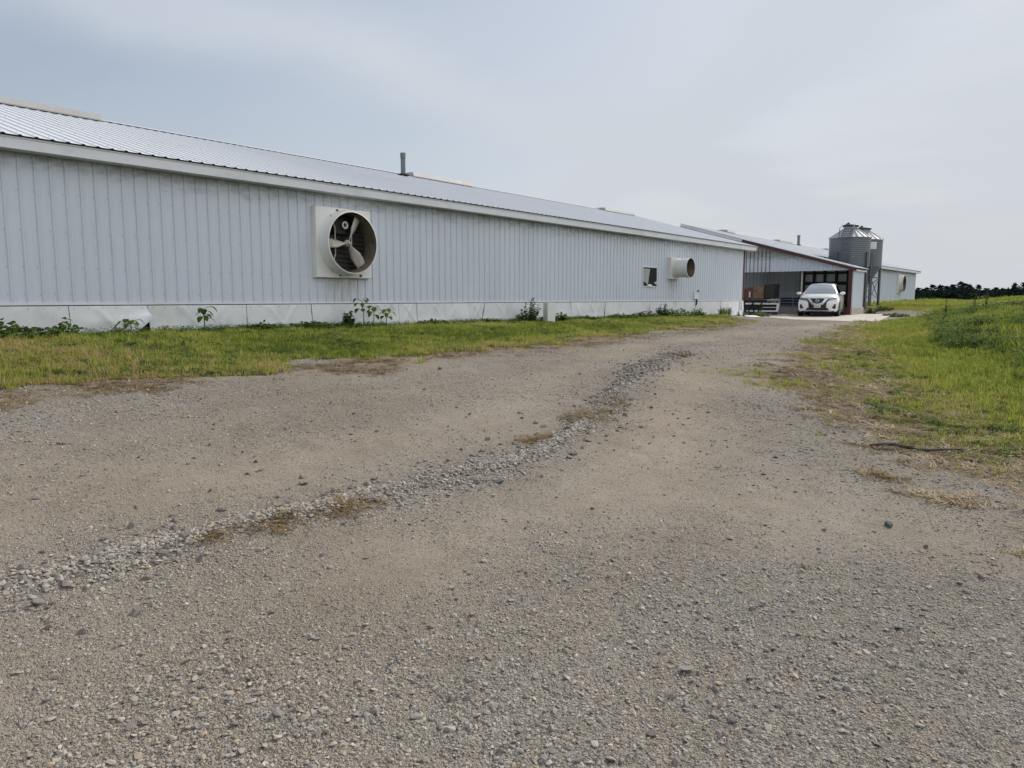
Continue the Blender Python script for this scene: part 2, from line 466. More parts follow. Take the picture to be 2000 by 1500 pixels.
m_grass = leaf_mat('grass_blade', [(0,(.045,.08,.02)),(.3,(.14,.20,.035)),(.6,(.28,.33,.06)),(.82,(.33,.28,.11)),(1,(.42,.31,.17))], trans=.5, yellow=(.34,.36,.05))
m_straw = leaf_mat('straw', [(0,(.11,.07,.038)),(.5,(.22,.15,.075)),(1,(.40,.29,.14))], trans=.2, yellow=(.4,.3,.15))
m_weed = leaf_mat('weed_leaf', [(0,(.022,.050,.018)),(.35,(.06,.115,.03)),(.7,(.125,.19,.045)),(1,(.24,.28,.08))], trans=.38, rough=.8)
m_leaf = leaf_mat('plant_leaf', [(0,(.02,.045,.014)),(.5,(.055,.10,.024)),(1,(.13,.17,.04))], typ='GEOMETRY', trans=.35, rough=.8, spec=.06)
m_cedar = leaf_mat('cedar_foliage', [(0,(.018,.026,.026)),(.6,(.034,.048,.042)),(1,(.065,.08,.055))], typ='GEOMETRY', trans=.08, yellow=(.02,.03,.015), rough=1.0, spec=0)
m_decid = leaf_mat('willow_foliage', [(0,(.03,.05,.018)),(.6,(.06,.085,.03)),(1,(.11,.13,.045))], typ='GEOMETRY', trans=.25)
m_stem = M('green_stem', (.07,.10,.035), .6)[0]
m_flower = M('white_clover', (.65,.64,.6), .7)[0]

# ---------------------------------------------------------------- ground sheets
def make_ground():
    az0 = R(38.76)
    view = np.arange(-42, 42.01, .3); rest = np.arange(45, 316, 4.5)
    ang = np.concatenate([view, rest])
    phi = az0 - np.radians(ang)              # direction (-sin, cos)
    r = [.35]
    while r[-1] < 3200:
        k = .011 if r[-1] < 14 else (.02 if r[-1] < 110 else .07)
        r.append(r[-1]*(1+k))
    r = np.array(r)
    RR, PP = np.meshgrid(r, phi, indexing='ij')
    X = -np.sin(PP)*RR; Y = np.cos(PP)*RR
    Z = ground(X, Y)
    nr, na = RR.shape
    idx = np.arange(nr*na).reshape(nr, na)
    a = idx[:-1, :]; b = idx[1:, :]
    an = np.roll(a, -1, 1); bn = np.roll(b, -1, 1)
    F = np.stack([a, an, bn, b], -1).reshape(-1, 4)[:, ::-1]
    V = np.stack([X, Y, Z], -1).reshape(-1, 3)
    g, d, c = masks(V[:,0], V[:,1])
    # centre fan
    V = np.vstack([V, [[0,0,float(ground(0,0))]]])
    g = np.append(g, 0); d = np.append(d, 0); c = np.append(c, 0)
    isroad = (g[F].mean(1) < .5) & (np.abs(V[F].mean(1)[:,1]) < 60) & (V[F].mean(1)[:,0] < 14)
    for nm, sel in (('gravel_road', isroad), ('ground', ~isroad)):
        f = F[sel]
        if nm == 'gravel_road':
            ctr = np.array([[idx[0,k], idx[0,(k+1)%na], len(V)-1] for k in range(na)])
        u, inv = np.unique(f, return_inverse=True)
        o = npmesh(nm, V[u], inv.reshape(f.shape), m_ground, True)
        for an_, arr in (('green', g), ('dry', d), ('coarse', c)):
            at = o.data.attributes.new(an_, 'FLOAT', 'POINT'); at.data.foreach_set('value', arr[u].astype(np.float32))
        tag(o, 'grey-brown gravel farm drive' if nm == 'gravel_road' else 'grassy ground beside the drive', 'road' if nm == 'gravel_road' else 'ground', None, 'structure')


def masks(X, Y):
    """green grass, dry litter and coarse gravel over the yard, 0..1"""
    X = np.asarray(X, float); Y = np.asarray(Y, float)
    n = fbm(X*.8, Y*.8, 21, 5)-.5; n2 = fbm(X*2.6, Y*2.6, 31, 4)-.5
    gl = grass_left(Y)
    left = sst(-.25, .35, gl - X + n*2.0 + n2*1.0)*(1-sst(31.5, 32.6, Y)*sst(-14.5,-13.8,X))
    rr = road_right(Y)
    dr = X - rr
    lo = np.interp(Y, [8,18,23,28], [-1.55,-1.5,-.6,-.1])
    right = sst(0, 1.55, dr - lo + n*2.2 + n2*1.4)
    right = right*sst(6.3, 9.2, Y+n*2)
    far = sst(45, 47, Y + n*4 + (X+8)*.25)
    track = np.exp(-((X-np.interp(Y,[33,42,52],[-6.6,-6.9,-8.2]))/.5)**2)*sst(31,34,Y)*(1-sst(47,53,Y))
    g = np.maximum(np.maximum(left, right), far)
    g = np.where(Y > 32.4, np.maximum(g, sst(-.2,.4,X+6.9+n)), g)
    g = g*(1-.6*track)
    g = np.clip(g, 0, 1)
    dl = np.exp(-((X-gl-.15+n*1.6)/.75)**2)*.52*(Y<31)
    drr = np.exp(-(np.abs(dr-np.interp(Y,[5,8,11,14,19,22,30],[-.5,-.85,-1.45,-1.3,-.75,-.4,-.3])-.25+n*1.6)/np.interp(Y,[5,8,11,14,19,22,30],[.5,.85,1.45,1.3,.8,.6,.5]))**3)*.72*(Y<31)
    dl = np.maximum(dl, .5*left*sst(.53, .66, fbm(X*.55, Y*.8, 51, 4)))
    dry = np.clip(np.maximum(dl, drr) + .25*track, 0, 1)
    wr = np.interp(Y, WR_Y, WR_X)
    coarse = np.clip(np.exp(-((X-wr)/.22)**2)*(Y<13), 0, 1)
    for cx, cy, rad in ((-1.45,3.2,1.1),(-1.46,2.04,.5),(-.6,2.7,1.2),(-2.6,1.3,.9),(-.2,3.5,1.2)):
        coarse = np.maximum(coarse, .8*np.exp(-((X-cx)**2+(Y-cy)**2)/rad**2))
    coarse = coarse + (fbm(X*.7, Y*.7, 41, 3)-.52)*1.2
    coarse = coarse - .8*np.exp(-((X-wr-.85+.3*n)/.42)**2)*sst(-.5,.6,Y)*(1-sst(9,13,Y)) - .45*np.exp(-((X-wr+1.0+.3*n)/.4)**2)
    coarse = coarse - .8*np.exp(-((X+1.9)**2/1.2+(Y-4.7)**2/1.6))
    coarse = np.clip(coarse, -1, 1)
    return g, dry, coarse

make_ground()

# concrete apron between the barns
def make_slab():
    mb = MB()
    x0, x1, y0, y1 = SLAB
    def top(u, v):
        y = y0+(y1-y0)*v
        edge = float(fbm(u*30, 1.3, 4, 3)-.5)*.35*(1-v)**6
        return (x0+(x1+(-8.35-x1)*min(1, v/.75)-x0)*u, y+edge, float(slab_z(y)) + .004)
    mb.grid(top, 40, 24)
    n = len(mb.v)
    edge = [i for i in range(41)]
    b = len(mb.v)
    mb.v += [(mb.v[i][0], mb.v[i][1]-.002, mb.v[i][2]-.12) for i in edge]; mb.f += [(edge[k], edge[k+1], b+k+1, b+k) for k in range(40)]; mb.m += [0]*40
    b = len(mb.v); side = [j*41+40 for j in range(25)]
    mb.v += [(mb.v[i][0]+.002, mb.v[i][1], mb.v[i][2]-.12) for i in side]; mb.f += [(side[k], side[k+1], b+k+1, b+k) for k in range(24)]; mb.m += [0]*24
    o = mb.build('concrete_apron', m_conc, None, False)
    tag(o, 'pale concrete apron in front of the open shed', 'pavement', None, 'structure')
make_slab()

# ---------------------------------------------------------------- ribbed sheets
def ribbed(mb, A, U, V, Nn, L, H, per=.2286, top=.022, base=.05, h=.025, phase=0, hfun=None, nv=1, minor=True):
    """sheet from A, along U for length L, up V for height H, ribs standing out along Nn"""
    A = Vector(A); U = Vector(U); V = Vector(V); Nn = Vector(Nn)
    prof = []
    x = -phase
    while x < L+per:
        c = x
        prof += [(c-base/2, 0), (c-top/2, h), (c+top/2, h), (c+base/2, 0)]
        if minor:
            for k in (.33, .67): prof += [(c+per*k-.012, 0), (c+per*k, .0035), (c+per*k+.012, 0)]
        x += per
    prof = [(min(max(s, 0), L), hh) for s, hh in prof]
    prof = [(0, 0)] + [q for i, q in enumerate(prof) if 0 < q[0] < L] + [(L, 0)]
    vs = []; fs = []
    n = len(prof)
    for j in range(nv+1):
        for s, hh in prof:
            Hh = hfun(s) if hfun else H
            vs.append(A + U*s + V*(Hh*j/nv) + Nn*hh)
    for j in range(nv):
        for i in range(n-1):
            fs.append((j*n+i, j*n+i+1, (j+1)*n+i+1, (j+1)*n+i))
    mb.add(vs, fs)
    return mb

EAVE_X, EAVE_Z, RIDGE_X, RIDGE_Z = -13.33, 4.08, -20.3, 6.07
SL = (RIDGE_Z-EAVE_Z)/(EAVE_X-RIDGE_X)
def roof_z(X): return EAVE_Z + SL*(EAVE_X - X) if X > RIDGE_X else RIDGE_Z - SL*(RIDGE_X - X)
RN = Vector((SL, 0, 1)).normalized(); RV = Vector((-1, 0, SL)).normalized()

def fan_parts(parent, Yc, zc, X=-13.68):
    """box fan with a short wide cone, three blades and shutters"""
    org = parent.location
    O = Vector((X, Yc, zc))
    P = lambda x, y, z: (O.x+x, O.y+y, O.z+z)
    mb = MB(); hs = .785; N = 64
    mb.box(O.x-.02, O.x+.085, O.y-hs, O.y+hs, O.z-hs-.02, O.z+hs)       # placeholder edge frame, opened below
    mb = MB()
    def sq(t):
        c, s = math.cos(t), math.sin(t); k = hs/max(abs(c), abs(s)); return c*k, s*k
    rings = []
    def ring(fn, x): rings.append([P(x, *fn(2*math.pi*k/N)) for k in range(N)])
    ring(sq, -.03); ring(sq, .10)
    ring(lambda t: tuple(.985*q for q in sq(t)), .125)
    for k, (f, x) in enumerate(((.0,.135),(.5,.17),(.85,.25),(1,.36),(1,.44))):
        rr = [.715,.70,.69,.69,.695][k]
        ring(lambda t, f=f, rr=rr: ((1-f)*min(.745, abs(complex(*sq(t))))*math.cos(t)+f*rr*math.cos(t), (1-f)*.745*math.sin(t)+f*rr*math.sin(t)), x)
    ring(lambda t: (.675*math.cos(t), .675*math.sin(t)), .445)
    vs = [p for r_ in rings for p in r_]; fs = []
    for i in range(len(rings)-1):
        for k in range(N):
            k2 = (k+1) % N; fs.append((i*N+k, i*N+k2, (i+1)*N+k2, (i+1)*N+k))
    mb.add(vs, fs)
    fan = mb.build('exhaust_fan', m_fan, parent, True, org)
    Mx = Matrix.Translation(O) @ Matrix.Rotation(R(90), 4, 'Y')          # z axis -> +X
    t = MB(); t.lathe([(.675,.445),(.655,.34),(.645,.2),(.65,.06),(.66,.0)], 64, Mx); t.build('fan_throat', m_fanin, fan, True, org)
    s = MB()
    s.lathe([(.66,.022),(.0,.022)], 48, Mx)
    for i in range(13):
        z = -.60+i*.1
        w = math.sqrt(max(.02, .63**2-z*z))
        s.obox(P(.045, 0, z), (0, w, 0), (.028, 0, -.026), (.003, 0, .003))
    s.build('shutter', m_slat, fan, False, org)
    for yy, flip in ((-.33, 1), (.13, -1)):
        st = MB()
        pts = [P(.2, yy-.16*flip*0-.10*(flip>0)+.12*(flip<0), .60), P(.21, yy, .33), P(.21, yy+.0, -.25), P(.2, yy-.12*(flip>0)+.22*(flip<0), -.62)]
        st.tube(pts, .014, 6); st.build('strut', m_blade, fan, True, org)
    mt = MB(); mt.box(*[q for ab in ((O.x+.06, O.x+.16),(O.y-.30, O.y+.02),(O.z+.2, O.z+.5)) for q in ab]); mt.build('motor', m_dark, fan, False, org, .02)
    pl = MB(); pl.lathe([(.05,.0),(.05,.03),(.085,.035),(.085,.06),(.05,.062),(.045,.02)], 20, Matrix.Translation(P(.17,-.05,.40)) @ Matrix.Rotation(R(90),4,'Y')); pl.build('pulley', m_pipe, fan, True, org)
    hb = MB(); hb.lathe([(.075,.18),(.075,.25),(.05,.28),(.035,.32),(.0,.325)], 20, Mx); hb.build('hub', m_blade, fan, True, org)
    for a in (182, 62, -52):
        b = MB(); ca, sa = math.cos(R(a)), math.sin(R(a))
        rad = Vector((0, ca, sa)); tan = Vector((0, -sa, ca))
        def bl(u, v):
            r_ = .05+.585*u
            w = (.05+.20*min(1, u*2.0))*(1-.25*max(0, u-.75)*4*.5)
            pit = R(52-34*u)
            c = (v-.5)*w
            return O + Vector((.235,0,0)) + rad*r_ + tan*(c*math.cos(pit)) + Vector((1,0,0))*(c*math.sin(pit)+.03*math.sin(v*math.pi))
        b.grid(bl, 12, 6)
        o = b.build('fan_blade', m_blade, fan, True, org)
        sd = o.modifiers.new('thick', 'SOLIDIFY'); sd.thickness = .006
    for y, z in ((-.16,-.715),(.44,-.72),(-.2,.72)):
        hw = MB(); hw.lathe([(.028,.12),(.028,.155),(.0,.156)], 10, Matrix.Translation(P(0,y,z)) @ Matrix.Rotation(R(90),4,'Y')); hw.build('latch', m_slat, fan, False, org)
    return fan

def tube_fan(parent, Yc, zc, X=-13.68):
    org = parent.location; O = Vector((X, Yc, zc))
    mb = MB()
    Mx = Matrix.Translation(O) @ Matrix.Rotation(R(90), 4, 'Y')
    mb.box(O.x-.03, O.x+.16, O.y-.47, O.y+.47, O.z-.44, O.z+.42)
    mb.lathe([(.40,.16),(.375,.20),(.37,.45),(.395,.74),(.40,.80),(.385,.80)], 40, Mx)
    fan = mb.build('exhaust_fan', m_fan, parent, True, org)
    t = MB(); t.lathe([(.385,.80),(.365,.45),(.36,.2)], 40, Mx); t.build('fan_throat', m_fanin, fan, True, org)
    s = MB(); s.lathe([(.36,.30),(.0,.30)], 30, Mx)
    for i in range(9):
        z = -.32+i*.08; w = math.sqrt(max(.01,.36**2-z*z)); s.obox((O.x+.34, O.y, O.z+z), (0,w,0), (.02,0,-.018), (.003,0,.003))
    s.build('shutter', m_rust, fan, False, org)
    h = MB(); h.lathe([(.05,.34),(.05,.46),(.0,.47)], 14, Mx)
    h.build('hub', m_blade, fan, True, org)
    for a in (20, 140, 260):
        b = MB(); rad = Vector((0, math.cos(R(a)), math.sin(R(a)))); tan = Vector((0,-math.sin(R(a)),math.cos(R(a))))
        b.grid(lambda u, v: O+Vector((.42,0,0))+rad*(.04+.3*u)+tan*((v-.5)*.14*.8)+Vector((1,0,0))*((v-.5)*.14*.6), 6, 3)
        b.build('fan_blade', m_blade, fan, True, org)
    return fan

def make_skirt(parent, edges, org, z_top=1.418):
    r0 = random.Random(11)
    for i in range(len(edges)-1):
        (ya, la), (yb, lb) = edges[i], edges[i+1]
        seed = i*7; wav = .022+.03*r0.random(); torn = edges[i+1][0] in TORN
        mb = MB()
        def fn(u, v):
            y = (ya+la*(1-v))*(1-u)+(yb+lb*(1-v)-.012-.028*(abs(lb) > .1)*(1-abs(2*v-1)))*u
            zb = float(ground0(-13.65, y))-.06
            z = zb+(z_top+.004-zb)*v
            x = -13.655+(fbm(y*1.3+seed, v*1.5, 50+i, 3)-.45)*wav*2.0*(1.15-v)+.012*(1-v)
            x += .010*max(0,u-.93)/.07*(1-v)+.004*(i%2)
            # creases running down from the fixing line
            x += (v<.95)*(.02*math.exp(-((y-(ya+.3*(yb-ya))-.5*(1-v))/.05)**2)+.016*math.exp(-((y-(ya+.75*(yb-ya))+.4*(1-v))/.04)**2))
            if torn:
                k = max(0, (u-.62)/.38)*max(0, (1-v)/.75)
                x += .22*k*k; z += .26*k*k; 
                x += .03*math.exp(-((v-.55)/.15)**2)*u
            return (float(x), y, float(z))
        mb.grid(fn, 40, 12)
        # screw heads along the fixing line
        mb.cur = 1; y = ya+.08
        while y < min(yb, 30):
            mb.lathe([(.008,0),(.008,.006),(0,.007)], 6, Matrix.Translation((-13.652, y, z_top-.04)) @ Matrix.Rotation(R(90),4,'Y')); y += .2286
        mb.build('skirt_panel', [m_skirt, m_screw], parent, True, org)

TORN = (6.3, -3.2)
def make_barn(name, Y0, Y1, label, edges, vents, pipe, red_end, fans):
    org = (-13.7, Y0, float(ground(-13.7, Y0)))
    b = empty(name, org, 0, label, 'barn')
    base = 1.45
    # ribbed side wall
    w = MB(); ribbed(w, (-13.7, Y0, base+.025), (0,1,0), (0,0,1), (1,0,0), Y1-Y0, 3.93-base-.025, phase=.07)
    w.cur = 1
    for z in (1.62, 2.06, 2.66, 3.28, 3.82):
        y = Y0+.115
        while y < min(Y1, 30):
            w.lathe([(.0075,0),(.0075,.005),(0,.007)], 6, Matrix.Translation((-13.699, y+random.uniform(-.01,.01), z+random.uniform(-.008,.008))) @ Matrix.Rotation(R(90),4,'Y')); y += .2286
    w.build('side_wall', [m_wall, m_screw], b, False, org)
    tr = MB(); tr.box(-13.705, -13.668, Y0, Y1, base-.012, base+.028); tr.build('base_trim', m_trim, b, False, org)
    # near-black backing of the skirt, its colour standing in for shade in the gaps
    k = MB()
    n = 60
    k.add([(-13.74, Y0+(Y1-Y0)*i/n, z) for z in (0, 1.5) for i in range(n+1)], [(i, i+1, n+2+i, n+1+i) for i in range(n)]); k.build('dark_backing', m_dark, b, False, org)
    make_skirt(b, edges, org)
    # gable ends and far wall
    for yy, nm in ((Y0+.01, 'end_wall'), (Y1-.01, 'end_wall')):
        s = -1 if yy < (Y0+Y1)/2 else 1
        e = MB(); Xw = 2*RIDGE_X+13.7
        ribbed(e, (Xw, yy, .5), (1,0,0), (0,0,1), (0,s,0), -13.7-Xw, 3, hfun=lambda q: roof_z(Xw+q)-.5-.05, minor=False)
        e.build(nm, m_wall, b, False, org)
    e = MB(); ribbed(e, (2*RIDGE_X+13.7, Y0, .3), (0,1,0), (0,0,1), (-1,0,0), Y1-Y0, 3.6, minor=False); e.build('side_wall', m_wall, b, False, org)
    # roof: two ribbed slopes
    ya = Y0-.35; yb = Y1+.7 if red_end else Y1+.45
    if not red_end: ya = Y0
    L = math.hypot(EAVE_X-RIDGE_X, RIDGE_Z-EAVE_Z)
    rf = MB()
    ribbed(rf, (EAVE_X, ya, EAVE_Z), (0,1,0), RV, RN, yb-ya, L, h=.017, base=.072, nv=3, minor=False)
    ribbed(rf, (2*RIDGE_X-EAVE_X, ya, EAVE_Z), (0,1,0), Vector((1,0,SL)).normalized(), Vector((-SL,0,1)).normalized(), yb-ya, L, h=.017, base=.072, nv=1, minor=False)
    rsc = rf; rf.cur = 1
    for d in (.5, 1.9, 3.3, 4.7):
        y = ya+.115
        while y < min(yb, 26):
            p = Vector((EAVE_X, y, EAVE_Z))+RV*d+RN*.001
            rsc.obox(p, (.007,0,0), (0,.007,0), RN*.005); y += .2286
    ro = rf.build('roof', [m_roof, m_screw], b, False, org, fix=False)
    # laps between sheets, standing a hair proud
    lp = MB(); y = ya+.9
    while y < yb:
        a = Vector((EAVE_X, y+.05, EAVE_Z))
        lp.add([a+RN*.004, a+Vector((0,.012,0))+RN*.007, a+Vector((0,.012,0))+RV*L+RN*.007, a+RV*L+RN*.004], [(0,1,2,3)]); y += .9144
    lp.build('sheet_lap', m_roof, ro, False, org)
    rc = MB()
    rc.add([Vector((RIDGE_X+.22, ya, RIDGE_Z-.22*SL+.032)), Vector((RIDGE_X, ya, RIDGE_Z+.035)), Vector((RIDGE_X-.22, ya, RIDGE_Z-.22*SL+.032)), Vector((RIDGE_X+.22, yb, RIDGE_Z-.22*SL+.032)), Vector((RIDGE_X, yb, RIDGE_Z+.035)), Vector((RIDGE_X-.22, yb, RIDGE_Z-.22*SL+.032))], [(0,1,4,3),(1,2,5,4)])
    rc.build('ridge_cap', m_roof, ro, False, org)
    f = MB(); f.box(-13.395, -13.375, ya, yb, 3.875, 4.055); f.box(-13.372, -13.36, ya, yb, 4.04, 4.062); f.build('fascia', m_trim, b, False, org)
    so = MB(); so.box(-13.7, -13.395, ya, yb, 3.88, 3.895); so.build('soffit', m_trim, b, False, org)
    cl = MB(); cl.box(-13.372, -13.342, ya, yb, 4.0625, 4.083); cl.build('closure_strip', m_black, b, False, org)
    # rake trim
    for yy in ((ya, yb) if red_end else (yb,)):
        rk = MB()
        for s in (1, -1):
            ex = EAVE_X if s == 1 else 2*RIDGE_X-EAVE_X
            rk.bar((ex, yy, EAVE_Z-.07), (RIDGE_X, yy, RIDGE_Z-.07), .03, .16)
        rk.build('rake_trim', m_trim, b, False, org)
    ct = MB(); ct.box(-13.69, -13.655, Y1-.085, Y1+.012, 1.45, 3.87); ct.build('corner_trim', m_red if red_end else m_trim, b, False, org)
    for (va, vb, h) in vents:
        v = MB()
        prof = [(.46, -.46*SL+.03), (.46, -.46*SL+h*.75), (.40, h*.85), (.0, h), (-.40, h*.85), (-.46, -.46*SL+h*.75), (-.46, -.46*SL+.03)]
        pts = [(RIDGE_X+x, y, RIDGE_Z+z) for y in (va, vb) for x, z in prof]
        m_ = len(prof)
        v.add(pts, [(i, i+1, m_+i+1, m_+i) for i in range(m_-1)]+[tuple(range(m_)), tuple(reversed(range(m_, 2*m_)))])
        vo = v.build('ridge_vent', m_vent, ro, False, org)
        q = MB(); q.box(RIDGE_X+.461, RIDGE_X+.468, va+.02, vb-.02, RIDGE_Z-.46*SL+h*.28, RIDGE_Z-.46*SL+h*.36); q.build('vent_slot', m_dark, ro, False, org)
    if pipe:
        p = MB(); yy, hh, rr = pipe; xx = RIDGE_X+.75
        p.tube([(xx, yy, roof_z(xx)-.05), (xx, yy, RIDGE_Z+hh)], rr, 14, True)
        p.tube([(xx, yy, RIDGE_Z+hh-.16), (xx, yy, RIDGE_Z+hh+.02)], rr+.012, 14, True)
        po = p.build('vent_pipe', m_stack, ro, True, org)
        p = MB(); p.lathe([(rr+.15,.0),(rr+.02,.06)], 14, Matrix.Translation((xx, yy, roof_z(xx)+.03))); p.build('pipe_boot', m_black, ro, True, org)
    return b, org

edges1 = [(-12,0)] + [(-12+2.2*i, random.uniform(-.04,.04)) for i in range(1,7)] + [(2.0,0),(4.97,.03),(6.3,.02),(8.3,0),(9.88,.03),(12.49,0),(13.11,0),(15.08,.03),(15.78,-.16),(17.7,0),(20.11,.0),(20.85,-.13),(22.3,-.1),(25.64,-.22),(27.62,-.12),(29.75,-.16),(32.4,0),(35.2,0)]
TORN = (6.3,)
barn1, org1 = make_barn('barn', -12, 35.2, 'long white ribbed steel barn nearest the camera with the big cone fan', edges1,
    [(5.0, 8.3, .08), (19.0, 22.2, .08), (32.3, 35.3, .08)], (18.2, .56, .085), True, None)
fan1 = fan_parts(barn1, 10.77, 2.80)
tube_fan(barn1, 27.5, 2.77)
def make_window(par, org):
    f = MB(); y0,y1,z0,z1 = 25.03,26.12,2.03,2.74
    for a in ((y0-.03,y0,z0,z1),(y1,y1+.03,z0,z1),(y0-.03,y1+.03,z1,z1+.03),(y0-.03,y1+.03,z0-.03,z0)):
        f.box(-13.70,-13.655,*a)
    fr = f.build('window', m_trim, par, False, org)
    d = MB(); d.box(-13.674,-13.668,y0,y1,z0,z1); d.build('dark_opening', m_black, fr, False, org)
    # pale curved baffle of the inlet behind the opening and a torn flap at the sill
    c = MB()
    c.grid(lambda u,v: (-13.664+.02*math.sin(u*3.1)*v, y0+.015+.52*u*(1-.3*(1-v)), z0+.16+.50*v-(.14*u*u*(1-v))), 10, 8)
    c.build('baffle', m_baffle, fr, True, org)
    g = MB(); g.grid(lambda u,v: (-13.655+.03*math.sin(5*u+2*v), y0+.28+.78*u, z0-.02+(.05+.15*u)*v), 8, 4); g.build('torn_flap', m_skirt, fr, True, org)
make_window(barn1, org1)
bx = MB(); bx.box(-13.69,-13.61,29.52,29.86,1.52,1.86); j = bx.build('junction_box', m_trim, barn1, False, org1, .01)
bx = MB(); bx.tube([(-13.60,29.86,1.84),(-13.55,29.80,1.90),(-13.56,29.62,1.86)], .018, 6); bx.build('cable', m_black, j, True, org1); bx = MB(); bx.tube([(-13.6,29.72,1.53),(-13.6,29.72,1.36),(-13.62,29.70,1.26)], .03, 6); bx.build('conduit', m_black, j, True, org1)
# torn bent sheet at the barn's corner
bs = MB(); bs.grid(lambda u,v: (-13.62+1.05*u, 33.9+1.35*v, float(ground(-13.4,34.5))+.02+.20*u*(1-u)*2+.10*v*(1-u)+.05*math.sin(6*v)), 8, 8)
tag(bs.build('sheet_scrap', m_skirt, None, True), 'bent white metal scrap lying on the ground at the barn corner', 'scrap metal')
# paper notice on the skirt
nt = MB(); nt.box(-13.615,-13.609,34.62,34.98,.99,1.40)
no = nt.build('notice', m_sign); tag(no, 'small white printed notice on the barn skirt by the corner', 'notice')
ik = MB()
for z, a, b_ in ((1.35,.06,.22),(1.29,.04,.24),(1.21,.10,.30),(1.15,.08,.28),(1.08,.04,.31),(1.03,.05,.30)):
    ik.box(-13.6085,-13.6065,34.62+a,34.62+b_,z-.014,z+.014)
ik.build('notice_text', m_ink, no)

edges2 = [(47.8,0)]+[(47.8+2.4*i+random.uniform(-.3,.3), random.uniform(-.08,.08)) for i in range(1,13)]+[(77.8,0)]
TORN = ()
barn2, org2 = make_barn('barn', 47.8, 77.8, 'far white ribbed steel barn behind the feed bins', edges2,
    [(47.9,49.2,.1),(58.2,61.3,.08),(71.3,74.4,.08)], (61.8, .6, .11), False, None)
def copy_fan(src, parent, dy, dz, offs):
    c = src.copy(); COL.objects.link(c); c.parent = parent
    c.location = offs
    for ch in src.children:
        k = ch.copy(); COL.objects.link(k); k.parent = c
    return c
# the same fan on the far barn
copy_fan(fan1, barn2, 0, 0, Vector((0, 70.6-10.77, 2.83-2.80)) + Vector(org1) - Vector(org2))

